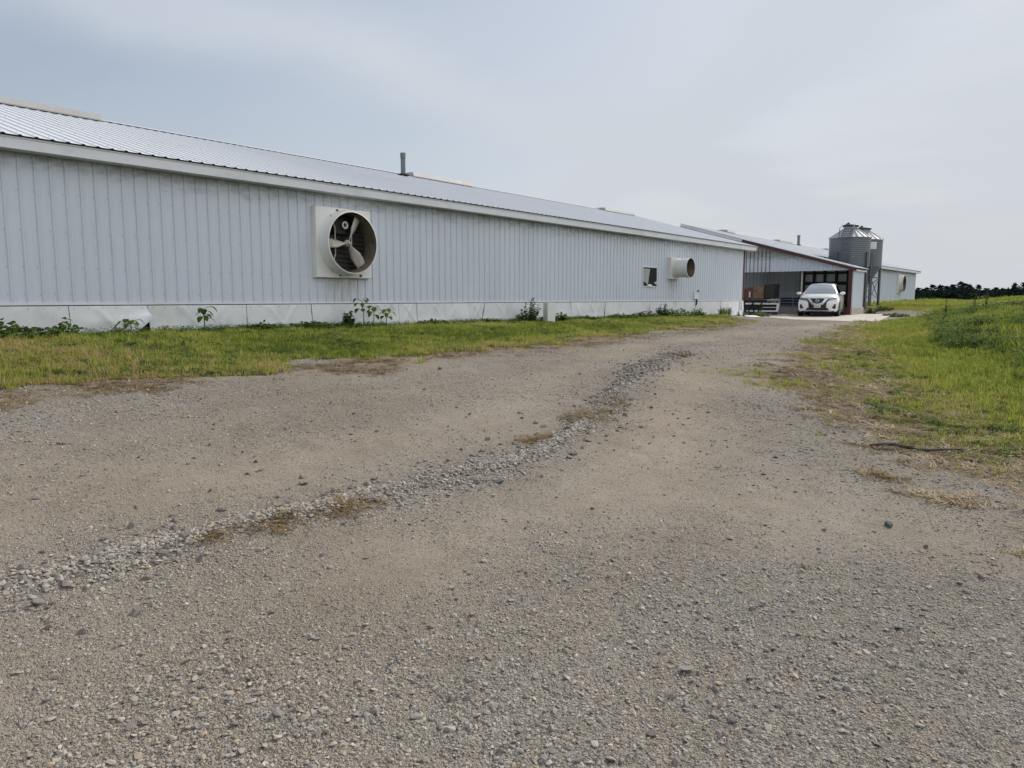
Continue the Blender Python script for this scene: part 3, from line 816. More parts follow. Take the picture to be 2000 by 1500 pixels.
# ---------------------------------------------------------------- open shed between the barns
def make_shed():
    org = (-10.38, 42.0, float(slab_z(42)))
    s = empty('open_shed', org, 0, 'open fronted lean-to shed with dark red trim behind the white car', 'shed')
    XR = -10.38; XL = 2*RIDGE_X+13.7; YF = 42.0; YB = 44.45; ZO = 3.06; gz = float(slab_z(42))
    f = MB(); L = XR-XL
    ribbed(f, (XL, YF, ZO), (1,0,0), (0,0,1), (0,-1,0), L, 1, hfun=lambda q: max(.05, roof_z(XL+q)-ZO-.07), phase=.1)
    f.build('front_siding', m_wall, s, False, org)
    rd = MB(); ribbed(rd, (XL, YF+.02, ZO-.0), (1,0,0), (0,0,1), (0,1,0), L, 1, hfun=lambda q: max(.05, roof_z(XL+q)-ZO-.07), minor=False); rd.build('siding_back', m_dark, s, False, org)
    hd = MB(); hd.box(XL, XR-.12, YF+.04, YF+.16, ZO-.0+.03, ZO+.26); hd.build('header_beam', m_wood, s, False, org)
    # rust-stained old ribs on the left
    rs = MB()
    for i in range(7):
        x = -16.2+.2286*i*1.0
        rs.box(x-.014, x+.014, YF-.026, YF-.0215, ZO+.0, min(ZO+1.2, roof_z(x)-.25))
    rs.build('rust_streak', m_rustred, s, False, org)
    # roof continues the barn's slope
    RL = math.hypot(XR+.22-RIDGE_X, (XR+.22-RIDGE_X)*SL); ex = XR+.22; ez = roof_z(ex)
    rf = MB(); ribbed(rf, (ex, YF-.25, ez), (0,1,0), RV, RN, YB-YF+.3, RL, h=.017, base=.072, nv=2, minor=False)
    rf.build('roof', m_roof, s, False, org, fix=False)
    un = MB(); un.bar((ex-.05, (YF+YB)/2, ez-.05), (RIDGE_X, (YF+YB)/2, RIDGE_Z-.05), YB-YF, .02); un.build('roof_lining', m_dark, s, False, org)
    rk = MB(); rk.bar((ex+.02, YF-.26, roof_z(ex+.02)-.085), (-16.4, YF-.26, roof_z(-16.4)-.085), .03, .19); rk.build('rake_trim', m_red, s, False, org)
    rk = MB(); rk.bar((-16.42, YF-.26, roof_z(-16.42)-.085), (RIDGE_X, YF-.26, RIDGE_Z-.085), .03, .14); rk.build('rake_trim', m_trim, s, False, org)
    rk = MB(); rk.bar((ex+.03, YF-.27, roof_z(ex+.03)+.02), (RIDGE_X, YF-.27, RIDGE_Z+.02), .07, .045); rk.build('rake_cap', m_trim, s, False, org)
    # right-hand end wall on its plinth
    pl = MB(); pl.box(XR-.30, XR+.06, YF-.02, YB+.05, gz-.1, gz+.38); pl.build('plinth', m_conc, s, False, org, .02)
    ew = MB(); ribbed(ew, (XR, YF+.02, gz+.385), (0,1,0), (0,0,1), (1,0,0), YB-YF-.06, 3.2-gz-.385); ew.build('end_wall', m_wall, s, False, org)
    ef = MB(); ef.box(XR+.08, XR+.10, YF-.2, YB+.05, ez-.17, ez-.02); ef.build('fascia', m_trim, s, False, org)
    p = MB(); p.box(XR-.19, XR-.0, YF-.05, YF+.15, gz+.385, 3.17); p.build('corner_post', m_red, s, False, org)
    p = MB(); p.box(XR-.02, XR+.035, YB-.07, YB+.02, gz+.385, 3.2); p.build('corner_trim', m_red, s, False, org)
    # red paint on the plinth face
    rp = MB(); rp.box(XR-.30, XR-.02, YF-.026, YF-.0215, gz+.0, gz+.37); rp.build('painted_patch', m_rustred, s, False, org)
    # back: shaded ribbed lining, then bare girts on the right
    bk = MB(); ribbed(bk, (-22, 47.6, .7), (1,0,0), (0,0,1), (0,-1,0), 22-13.72, 3.2, minor=False); bk.build('back_wall', m_panel, s, False, org)
    sw = MB(); ribbed(sw, (-13.7, YB+.06, 1.0), (0,1,0), (0,0,1), (1,0,0), 47.75-YB-.06, 2.9); sw.build('side_wall', m_wall, s, False, org)
    sw = MB(); sw.box(-13.78, -13.74, YB, 47.6, .6, 3.9); sw.build('partition', m_panel, s, False, org)
    r2 = MB(); ribbed(r2, (EAVE_X, YB+.06, EAVE_Z), (0,1,0), RV, RN, 47.75-YB-.06, math.hypot(EAVE_X-RIDGE_X, RIDGE_Z-EAVE_Z), h=.017, base=.072, nv=2, minor=False); r2.build('roof', m_roof, s, False, org, fix=False)
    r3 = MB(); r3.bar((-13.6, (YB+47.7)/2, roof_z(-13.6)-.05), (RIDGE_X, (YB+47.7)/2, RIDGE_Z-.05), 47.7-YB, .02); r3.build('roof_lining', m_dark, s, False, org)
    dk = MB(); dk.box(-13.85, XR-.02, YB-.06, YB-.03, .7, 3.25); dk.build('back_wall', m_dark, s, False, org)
    for x in (-13.62, -13.05, -12.45, -11.82, -11.2, -10.66):
        g = MB(); g.box(x-.06, x+.06, YB-.2, YB-.07, .7, 3.2); g.build('stud', m_wood, s, False, org)
    for z in (1.6, 2.42, 3.0):
        g = MB(); g.box(-13.8, XR-.05, YB-.14, YB-.065, z-.06, z+.06); g.build('girt', m_wood, s, False, org)
    for x, z0, w in ((-13.34,1.7,.44),(-12.75,1.7,.46),(-12.14,1.7,.5),(-11.5,1.7,.5),(-13.34,2.52,.44),(-12.75,2.52,.46),(-12.14,2.52,.5),(-11.5,2.52,.5)):
        g = MB(); g.box(x-w/2, x+w/2, YB-.064, YB-.058, z0, z0+.62); g.build('lining_board', m_panel, s, False, org)
    c = MB(); c.box(-17.5, -13.0, 43.55, 43.75, gz-.05, gz+.42); c.build('kerb_wall', m_conc, s, False, org, .015)
    c = MB(); c.tube([(-13.12, 42.35, gz), (-13.12, 42.35, 3.1)], .055, 10); c.build('pole', m_pipe, s, True, org)
    c = MB(); c.box(-16.62, -16.46, YF-.02, YF+.14, gz, 3.06); c.build('corner_post', m_wood, s, False, org)
    # inner tank and boards against the right end
    c = MB(); c.box(XR-.62, XR-.35, YF+.5, YF+1.5, gz, gz+1.05); c.box(XR-.66, XR-.31, YF+.45, YF+1.55, gz+1.05, gz+1.12); c.build('stall_divider', m_wood, s, False, org)
    c = MB(); c.tube([(XR-.60, YF+.44, gz+.1), (XR-.60, YF+.44, gz+1.0)], .018, 6); c.build('stall_pipe', m_pipe, s, False, org)
    return s
make_shed()

# ---------------------------------------------------------------- feed bins
def make_bin(loc, leg_rot, label, h_scale=1.0, sign=False, ladder=True):
    b = empty('feed_bin', loc, 0, label, 'feed bin', 'galvanised feed bins beside the shed')
    zb, zt, r = 2.45, 4.12, 1.13
    m = MB(); prof = []
    n = 14
    for i in range(n*4+1):
        z = zb+(zt-zb)*i/(n*4)
        prof.append((r+.010*math.cos(2*math.pi*i/4), z))
    m.lathe(prof, 56); m.build('bin_wall', m_galv, b, True)
    m = MB(); m.lathe([(r-.01, zb+.02), (r-.01, zb), (.2, .95), (.2, .8)], 40); hp = m.build('hopper', m_galv, b, True)
    m = MB(); m.tube([(.0,0,.9),(0,0,.62)], .2, 14); m.build('boot', m_leg, hp, True)
    m = MB()
    for k in range(20):
        a0, a1 = 2*math.pi*k/20, 2*math.pi*(k+1)/20
        am = (a0+a1)/2
        P0 = lambda a, rr, z: (rr*math.cos(a), rr*math.sin(a), z)
        m.add([P0(a0, r+.06, zt-.02), P0(a1, r+.06, zt-.02), P0(a1, .34, zt+.56), P0(a0, .34, zt+.56)], [(0,1,2,3)])
        m.bar(P0(a0, r+.05, zt+.0), P0(a0, .34, zt+.577), .022, .03)
    m.build('cone_roof', m_galvroof, b, False)
    m = MB(); m.lathe([(.36,zt+.52),(.36,zt+.64)], 28); m.build('filler_neck', m_galvroof, b, True)
    m = MB(); m.lathe([(.42,zt+.64),(.44,zt+.66),(.44,zt+.74),(.40,zt+.77),(.0,zt+.80)], 28, None, True); lid = m.build('lid', m_lid, b, True)
    # opened latch lever on the lid
    m = MB(); m.prism([(-.40,0,zt+.75),(-.02,0,zt+.80),(-.10,0,zt+.93),(-.16,0,zt+.91)], (0,.05,0)); m.bar((-.4,0,zt+.72),(-.10,0,zt+.91),.03); m.build('lid_lever', m_leg, lid, False)
    for k in range(4):
        a = leg_rot + k*math.pi/2
        ca, sa = math.cos(a), math.sin(a)
        l = MB()
        def Q(rr, z, t=0): return (rr*ca - t*sa, rr*sa + t*ca, z)
        for t in (-.07, .07): l.bar(Q(r+.06, -.25, t), Q(r+.05, 3.25, t), .025, .09, up=(ca, sa, 0))
        l.bar(Q(r+.09, -.25), Q(r+.08, 3.25), .16, .02, up=(ca, sa, 0))
        l.build('leg', m_leg, b, False)
        a2 = a+math.pi/2
        br = MB(); Q2 = (math.cos(a2)*(r+.05), math.sin(a2)*(r+.05))
        br.bar(Q(r+.05, 1.75), (Q2[0], Q2[1], .45), .035); br.bar((Q2[0], Q2[1], 1.75), Q(r+.05, .45), .035)
        br.bar(Q(r+.05, 1.78), (Q2[0], Q2[1], 1.78), .04)
        br.build('brace', m_leg, b, False)
    if ladder:
        a = math.atan2(-loc[1], -loc[0]) - .20 if True else 0
        ca, sa = math.cos(a), math.sin(a); l = MB()
        def Q(rr, z, t=0): return (rr*ca - t*sa, rr*sa + t*ca, z)
        for t in (-.22, .22):
            l.tube([Q(r+.10, 1.5, t), Q(r+.10, zt, t), Q(.55, zt+.54, t)], .018, 6)
            l.tube([Q(r+.12, zt-.15, t*1.6), Q(r+.02, zt+.50, t*1.6), Q(.5, zt+.76, t*1.6)], .02, 6)
        z = 1.6
        while z < zt: l.tube([Q(r+.10, z, -.22), Q(r+.10, z, .22)], .012, 5); z += .3
        for i in range(4):
            u = (i+.5)/4; l.tube([Q(r+.10+(.55-r-.10)*u, zt+.54*u, -.22), Q(r+.10+(.55-r-.10)*u, zt+.54*u, .22)], .02, 5)
        l.build('ladder', m_leg, b, True)
    if sign:
        a = math.atan2(-loc[1], -loc[0]) + .50
        s = MB()
        s.grid(lambda u, v: ((r+.022)*math.cos(a+.46*(u-.5)), (r+.022)*math.sin(a+.46*(u-.5)), zt-.62+.44*v), 8, 2)
        s.build('plate', m_sign, b, True)
    return b
ZB = float(ground(-11.8, 46.9))
vd = math.atan2(-46.9, 11.85)
make_bin((-11.85, 46.9, ZB), vd+R(55), 'nearer galvanised feed bin with a ladder up its front and a dark lid')
vd2 = math.atan2(-50.3, 11.9)
make_bin((-11.95, 50.4, float(ground(-11.9, 50.4))-.0), vd2+R(27), 'further galvanised feed bin with a white square plate on its side', 1, True, False)
au = MB(); zz = float(ground(-11, 47.5))
au.tube([(-11.85,46.9,ZB+.55),(-11.0,46.0,ZB+.02)], .06, 10); o = au.build('auger_pipe', m_pipe, None, True); tag(o, 'pale auger pipe slanting to the ground under the feed bins', 'pipe')

# ---------------------------------------------------------------- parked car (front faces -y, origin under its front)
def make_car(loc, rz):
    car = empty('parked_car', loc, rz, 'white SUV parked nose out on the concrete in front of the shed', 'car')
    bow = lambda x, z: .015 + .30*abs(x/.95)**2.6 + (.10*max(0, z-.70)/.3 if z > .70 else 0) + .05*max(0, .45-z)/.25
    ST = [  # y, zbottom, wl(lower half width), zshoulder, ztop, wtop
        (0.0, .24, .93, .80, .955, .80), (.25,.22,.95,.84,1.00,.83), (.7,.22,.957,.92,1.06,.85), (1.15,.22,.957,.97,1.10,.86), (1.8,.22,.955,.99,1.10,.86),
        (2.6,.22,.957,1.0,1.10,.86), (3.4,.22,.957,1.02,1.12,.86), (4.1,.24,.957,1.04,1.15,.85), (4.55,.30,.93,1.02,1.14,.80), (4.85,.42,.86,.95,1.05,.70)]
    m = MB(); rows = []
    def half(s):
        y, zb, wl, zs, zt, wt = s
        return [(wl*.90, zb), (wl*.985, zb+.10), (wl*.985, zb+.26), (wl, .62), (wl*.985, zs-.06), (wl*.955, zs), (wt, zt-.03), (wt*.93, zt), (wt*.5, zt+.025), (0, zt+.035)]
    n = 10
    for i, s in enumerate(ST):
        hp = half(s); k = max(0, 1-s[0]/1.1)**1.2
        full = [(x, z) for x, z in hp] + [(-x, z) for x, z in reversed(hp[:-1])]
        rows.append([(x, s[0]+bow(x, z)*k, z) for x, z in full])
    nn = len(rows[0])
    vs = [p for r_ in rows for p in r_]
    fs = [(i*nn+k, i*nn+k+1, (i+1)*nn+k+1, (i+1)*nn+k) for i in range(len(rows)-1) for k in range(nn-1)]
    m.add(vs, fs)
    hp = half(ST[0])
    def cap(y, hp, fy):
        for a in range(len(hp)-1):
            (x0, z0), (x1, z1) = hp[a], hp[a+1]
            m.grid(lambda u, v, x0=x0, z0=z0, x1=x1, z1=z1: ((2*u-1)*(x0+(x1-x0)*v), y+fy((2*u-1)*(x0+(x1-x0)*v), z0+(z1-z0)*v), z0+(z1-z0)*v), 14, 1)
    cap(0, hp, bow); cap(4.85, half(ST[-1]), lambda x, z: 0)
    # greenhouse
    GH = [(1.10,1.10,1.105,.84,.84),(1.55,1.10,1.375,.85,.70),(1.98,1.10,1.585,.855,.62),(2.3,1.10,1.645,.855,.605),(2.8,1.10,1.675,.855,.60),(3.5,1.11,1.66,.85,.59),(4.15,1.13,1.60,.83,.56),(4.5,1.14,1.45,.79,.56),(4.78,1.12,1.13,.72,.62)]
    rows = []
    for y, z0, z1, w0, w1 in GH:
        hp = [(w0, z0), (w0+(w1-w0)*.4, z0+(z1-z0)*.45), (w1+(w0-w1)*.12, z0+(z1-z0)*.88), (w1*.92, z1), (w1*.5, z1+.02*(z1>z0+.1)), (0, z1+.03*(z1>z0+.1))]
        full = hp + [(-x, z) for x, z in reversed(hp[:-1])]
        rows.append([(x, y, z) for x, z in full])
    nn = len(rows[0]); vs = [p for r_ in rows for p in r_]
    m.add(vs, [(i*nn+k, i*nn+k+1, (i+1)*nn+k+1, (i+1)*nn+k) for i in range(len(rows)-1) for k in range(nn-1)])
    body = m.build('body', m_car, car, True)
    # glass follows the greenhouse, a centimetre proud
    yk = [g[0] for g in GH]
    def gh(y, j): return float(np.interp(y, yk, [g[j] for g in GH]))
    w = MB()
    def ws(u, v):
        y = 1.17+.80*v; x = (2*u-1)*(.765-.205*v); z = gh(y, 2)+.014+.022*(1-(2*u-1)**2)-.03*abs(2*u-1)**3*v
        return (x, y-.012+.10*0, z)
    w.grid(ws, 14, 10); w.build('windshield', m_screen, car, True)
    for s in (1, -1):
        g = MB()
        def sg(u, v):
            y = 1.62+2.45*u; z0 = gh(y, 1)+.04; z1 = gh(y, 2)-.09
            z1 = max(z0+.01, z1); q = v; z = z0+(z1-z0)*q
            f = (z-gh(y,1))/max(.02, gh(y,2)-gh(y,1))
            x = float(np.interp(f, [0,.45,.88,1], [gh(y,3), gh(y,3)+(gh(y,4)-gh(y,3))*.4, gh(y,4)+(gh(y,3)-gh(y,4))*.12, gh(y,4)*.92]))+.008
            return (s*x, y, z)
        g.grid(sg, 14, 6); g.build('side_window', m_glass, car, True)
        # mirror
        mm = MB()
        mm.grid(lambda u, v: (s*(.97+.13*math.cos(2*math.pi*u)*math.sin(math.pi*v)+.07), 1.42+.09*math.cos(math.pi*v)*1.0, 1.15+.085*math.sin(2*math.pi*u)*math.sin(math.pi*v)), 14, 8)
        mo = mm.build('mirror', m_car, car, True)
        mm = MB(); mm.bar((s*.86,1.45,1.06),(s*1.0,1.45,1.075),.08,.03); mm.build('mirror_arm', m_blackpl, mo)
        # sill cladding and arches
        c = MB(); c.box(min(s*.90,s*.968), max(s*.90,s*.968), 1.25, 3.55, .20, .36); c.build('sill', m_blackpl, car, False, None, .015)
        for yw in (.95, 3.78):
            ar = MB(); Mw = Matrix.Translation((s*.90, yw, .36)) @ Matrix.Rotation(R(90)*s, 4, 'Y')
            ar.lathe([(.435,.0),(.435,.068),(.36,.069),(.36,.0)], 30, Mw); ar.lathe([(.36,.055),(0,.055)], 30, Mw); ar.build('wheel_arch', m_blackpl, car, True)
            Mw = Matrix.Translation((s*.745, yw, .365)) @ Matrix.Rotation(R(90)*s, 4, 'Y')
            ty = MB(); ty.lathe([(.25,.0),(.345,.0),(.362,.02),(.365,.06),(.365,.18),(.362,.22),(.345,.238),(.25,.238)], 34, Mw); ty.lathe([(.25,0),(0,0)],34,Mw)
            to = ty.build('wheel', m_tyre, car, True)
            rm = MB(); rm.lathe([(.252,.236),(.235,.24),(.225,.19),(.06,.20),(.05,.225),(0,.225)], 30, Mw)
            for k in range(5):
                a = 2*math.pi*k/5; rm.bar(Mw @ Vector((0,0,.22)), Mw @ Vector((.235*math.cos(a), .235*math.sin(a), .232)), .05, .02, up=Mw.to_3x3() @ Vector((0,0,1)))
            rm.build('rim', m_rim, to, True)
    # front details on the fascia: outline (x, z) laid on the curved nose
    def onface(name, polys, mat, d=.016, th=.03, par=None, sm=False):
        mb = MB()
        for poly in polys:
            # refine edges so the outline follows the curve
            pts = []
            for i in range(len(poly)):
                a = poly[i]; b = poly[(i+1) % len(poly)]
                for k in range(4): pts.append((a[0]+(b[0]-a[0])*k/4, a[1]+(b[1]-a[1])*k/4))
            cx = sum(p[0] for p in pts)/len(pts); cz = sum(p[1] for p in pts)/len(pts)
            F = lambda x, z, e: (x, bow(x, z)*1.0-e, z)
            n = len(pts)
            vs = [F(x, z, d) for x, z in pts]+[F(x, z, d-th) for x, z in pts]+[F((x+cx)/2, (z+cz)/2, d) for x, z in pts]+[F(cx, cz, d)]
            fs = [(i, (i+1)%n, n+(i+1)%n, n+i) for i in range(n)]+[(i, (i+1)%n, 2*n+(i+1)%n, 2*n+i) for i in range(n)]+[(2*n+i, 2*n+(i+1)%n, 3*n) for i in range(n)]
            mb.add(vs, fs)
        return mb.build(name, mat, par or car, sm)
    mir = lambda poly: [poly, [(-x, z) for x, z in reversed(poly)]]
    grille = onface('grille', [[(-.60,.895),(.60,.895),(.43,.70),(.40,.42),(-.40,.42),(-.43,.70)]], m_gloss, .014)
    onface('grille_surround', mir([(.335,.885),(.49,.885),(.245,.575),(0,.575),(0,.625),(.20,.625)]), m_chrome, .03, .02, grille)
    em = MB(); Me = Matrix.Translation((0, bow(0,.77)-.035, .775)) @ Matrix.Rotation(R(90), 4, 'X')
    em.lathe([(.066,0),(.085,.0),(.085,.012),(.066,.012),(.066,0)], 24, Me); em.box(-.10,.10,bow(0,.77)-.05,bow(0,.77)-.033,.76,.79); em.build('emblem', m_chrome, grille, True)
    onface('lower_grille', [[(-.56,.30),(.56,.30),(.46,.425),(-.46,.425)]], m_blackpl, .012, .02)
    onface('lower_lip', [[(-.62,.255),(.62,.255),(.60,.29),(-.60,.29)]], m_chrome, .02, .03)
    onface('air_dam', [[(-.90,.20),(.90,.20),(.74,.268),(-.74,.268)]], m_blackpl, .018, .04)
    for sgn in (1, -1):
        hl = [(sgn*x, z) for x, z in ((.47,.80),(.60,.775),(.845,.825),(.86,.90),(.78,.935),(.58,.90))]
        hl_o = onface('headlight', [hl], m_lamp, .014, .03)
        onface('light_strip', [[(sgn*x, z) for x, z in ((.52,.805),(.62,.795),(.80,.835),(.80,.852),(.62,.82))]], m_chrome, .024, .015, hl_o)
        onface('fog_recess', [[(sgn*x, z) for x, z in ((.66,.41),(.80,.375),(.835,.40),(.835,.60),(.78,.62))]], m_blackpl, .010, .02)
    pt = onface('licence_plate', [[(-.155,.435),(.155,.435),(.155,.575),(-.155,.575)]], m_sign, .036, .012)
    tx = MB()
    for x in (-.105,-.068,-.03,.012,.05,.09): tx.box(x-.012, x+.012, bow(0,.5)-.0385, bow(0,.5)-.0365, .475, .535)
    tx.build('plate_lettering', m_ink, pt)
    an = MB(); an.prism([(-.015,3.75,1.66),(.015,3.75,1.66),(.008,3.9,1.72),(-.008,3.9,1.72)], (0,.05,0)); an.build('antenna', m_car, car)
    return car
make_car((-11.0, 38.1, float(slab_z(40))+.004), R(10.5))

# ---------------------------------------------------------------- clutter at the shed's left
def make_clutter():
    gz = float(slab_z(40.5))
    # old gravity wagon: flared rusty box on a wheeled frame
    w = empty('farm_wagon', (-14.78, 40.75, gz+.09), R(6), 'rusty dark red farm wagon under the left end of the shed', 'wagon')
    b = MB(); 
    b.prism([(-1.0,-.1,.72),(.12,-.1,.78),(.14,-.1,1.56),(-1.0,-.1,1.34)], (0,1.6,0)); b.build('box', m_rustred, w)
    b = MB(); b.prism([(-.38,-.125,.80),(.10,-.125,.82),(.11,-.125,1.52),(-.40,-.125,1.44)], (0,.022,0)); b.build('end_panel', m_rust, w)
    b = MB(); b.prism([(.145,-.08,.80),(.62,-.02,.84),(.64,-.02,1.60),(.15,-.08,1.56)], (0,1.4,0)); b.build('hopper_side', m_dark, w)
    for x in (-.95,-.42,.11):
        b = MB(); b.box(x-.025,x+.025,-.16,-.127,.72,1.36+.2*(x+1)); b.build('stake', m_rust, w)
    b = MB(); b.box(-.66,-.58,-.19,-.128,.86,1.18); b.build('chute_handle', m_pipe, w)
    b = MB(); b.box(-1.0,.7,.0,.12,.58,.70); b.box(-1.0,.7,1.2,1.32,.58,.70); b.bar((-.9,.05,.6),(-.3,.05,.2),.06); b.bar((.3,.05,.62),(.0,.05,.2),.06); b.build('chassis', m_dark, w)
    for x in (-.85, .45):
        b = MB(); b.lathe([(.12,0),(.27,0),(.29,.03),(.29,.15),(.27,.18),(.12,.18),(.0,.12)], 22, Matrix.Translation((x,.0,.29)) @ Matrix.Rotation(R(90),4,'X')); b.build('wheel', m_tyre, w, True)
    # white flat frame lying against the wagon
    f = empty('white_frame', (-14.34, 40.3, gz+.13), R(4), 'white flat metal frame standing on edge in front of the wagon', 'frame')
    m = MB()
    m.bar((-1.15,0,.47),(.62,0,.47),.05,.075); m.bar((-1.05,-.06,.07),(.60,-.06,.07),.05,.07); m.bar((.60,-.03,.04),(.64,0,.50),.05,.12); m.build('frame', m_plaster, f)
    m = MB(); m.bar((-.15,-.03,.27),(.6,-.02,.27),.03,.04); m.build('mid_rail', m_pipe, f)
    m = MB(); m.box(-1.15,.58,.06,.10,.02,.45); m.build('board', m_dark, f)
    for x in (-.8, .45):
        m = MB(); m.box(x-.12, x+.12, -.12, .1, -.13, .035); m.build('block', m_wood, f)
    m = MB()
    for i in range(9): m.bar((-.25+.10*i,-.01,.30),(-.25+.10*i,.0,.44),.02)
    m.build('slat', m_dark, f)
    for k, (x0,x1) in enumerate(((-.95,-.62),(-.62,-.75),(-.40,-.15))):
        m = MB(); m.tube([(x0,-.1,.0),((x0+x1)/2,-.12,.38),(x1,-.05,.66)], .035, 7); m.build('hose', m_black, f, True)
    # tubular pen gates
    def gate(x0, x1, y, z0, z1, label, rails, name='pen_gate'):
        g = empty(name, ((x0+x1)/2, y, z0), 0, label, 'gate', 'tubular pen gates under the shed')
        hw = (x1-x0)/2; H = z1-z0
        m = MB()
        m.tube([(-hw,0,0),(-hw,0,H),(hw,0,H),(hw,0,0)], .022, 8); m.build('frame', m_pipe, g, True)
        for k in range(rails):
            m = MB(); z = H*(k+.5)/rails; m.tube([(-hw,0,z),(hw,0,z)], .014, 6); m.build('rail', m_pipe, g, True)
        m = MB(); m.tube([(0.1,-.02,0),(.1,-.02,H)], .014, 6); m.build('stile', m_pipe, g, True)
        return g
    gate(-15.02,-13.0, 43.45, gz+.42, gz+1.22, 'pale tubular gate on the kerb left of the car', 5)
    gate(-14.35,-13.68, 40.44, gz+.3, gz+.82, 'low grey tubular gate leaning behind the white frame', 4)
    p = MB(); p.box(-15.15,-15.06,43.38,43.46,gz+.02,gz+1.28); tag(p.build('gate_post', m_plaster), 'square white post at the left end of the pen gate', 'post')
    t = MB(); t.lathe([(.0,.0),(.42,.0),(.46,.04),(.47,.48),(.50,.52),(.44,.52),(.42,.1)], 24, Matrix.Translation((-14.2,44.0,gz+.42)) @ Matrix.Scale(1.3,4,(1,0,0)) @ Matrix.Scale(.45,4,(0,1,0)))
    tag(t.build('stock_tank', m_blueb, None, True), 'dark blue stock tank behind the pen gate', 'tank')
make_clutter()

# ---------------------------------------------------------------- pedestal by the wall
def make_pedestal():
    x, y = -12.75, 17.65; z = float(ground(x, y))
    p = empty('utility_pedestal', (x, y, z-.04), R(-20), 'off-white square plastic utility pedestal standing in the weeds by the wall', 'pedestal')
    m = MB(); m.box(-.12,.12,-.14,.14,0,.60); m.build('housing', m_plaster, p, False, None, .012)
    m = MB(); m.box(-.10,.10,-.148,-.142,.03,.57); m.build('cover', m_fan, p, False, None, .004)
    m = MB(); m.lathe([(.03,0),(.03,.008),(0,.01)], 14, Matrix.Translation((-.045,-.148,.50)) @ Matrix.Rotation(R(90),4,'X')); m.build('lock', m_sign, p, True)
    m = MB(); m.box(-.125,.125,-.15,.145,.597,.615); m.build('cap', m_plaster, p, False, None, .008)
make_pedestal()

# ---------------------------------------------------------------- plants
def leaf_geo(V, F, T, base, d, n, L, W, tint, droop=.2, fold=.25):
    """one leaf: 2x3 quads folded along its midrib"""
    d = d.normalized(); s = d.cross(n).normalized(); n = s.cross(d)
    prof = ((0,.12),(.3,.85),(.62,1.0),(.88,.55),(1,.06))
    b = len(V)
    for u, w in prof:
        c = base+d*(L*u)-Vector((0,0,1))*(droop*L*u*u)
        for k in (-1, 0, 1):
            V.append(c+s*(k*w*W/2)+n*(abs(k)*fold*w*W/2)); T.append(tint)
    for i in range(len(prof)-1):
        for k in range(2):
            q = b+i*3+k; F.append((q, q+1, q+4, q+3))

def leaf_object(name, V, F, T, mat, parent):
    o = npmesh(name, [tuple(v) for v in V], F, mat, True, parent)
    a = o.data.attributes.new('tint', 'FLOAT', 'POINT'); a.data.foreach_set('value', np.array(T, np.float32))
    return o

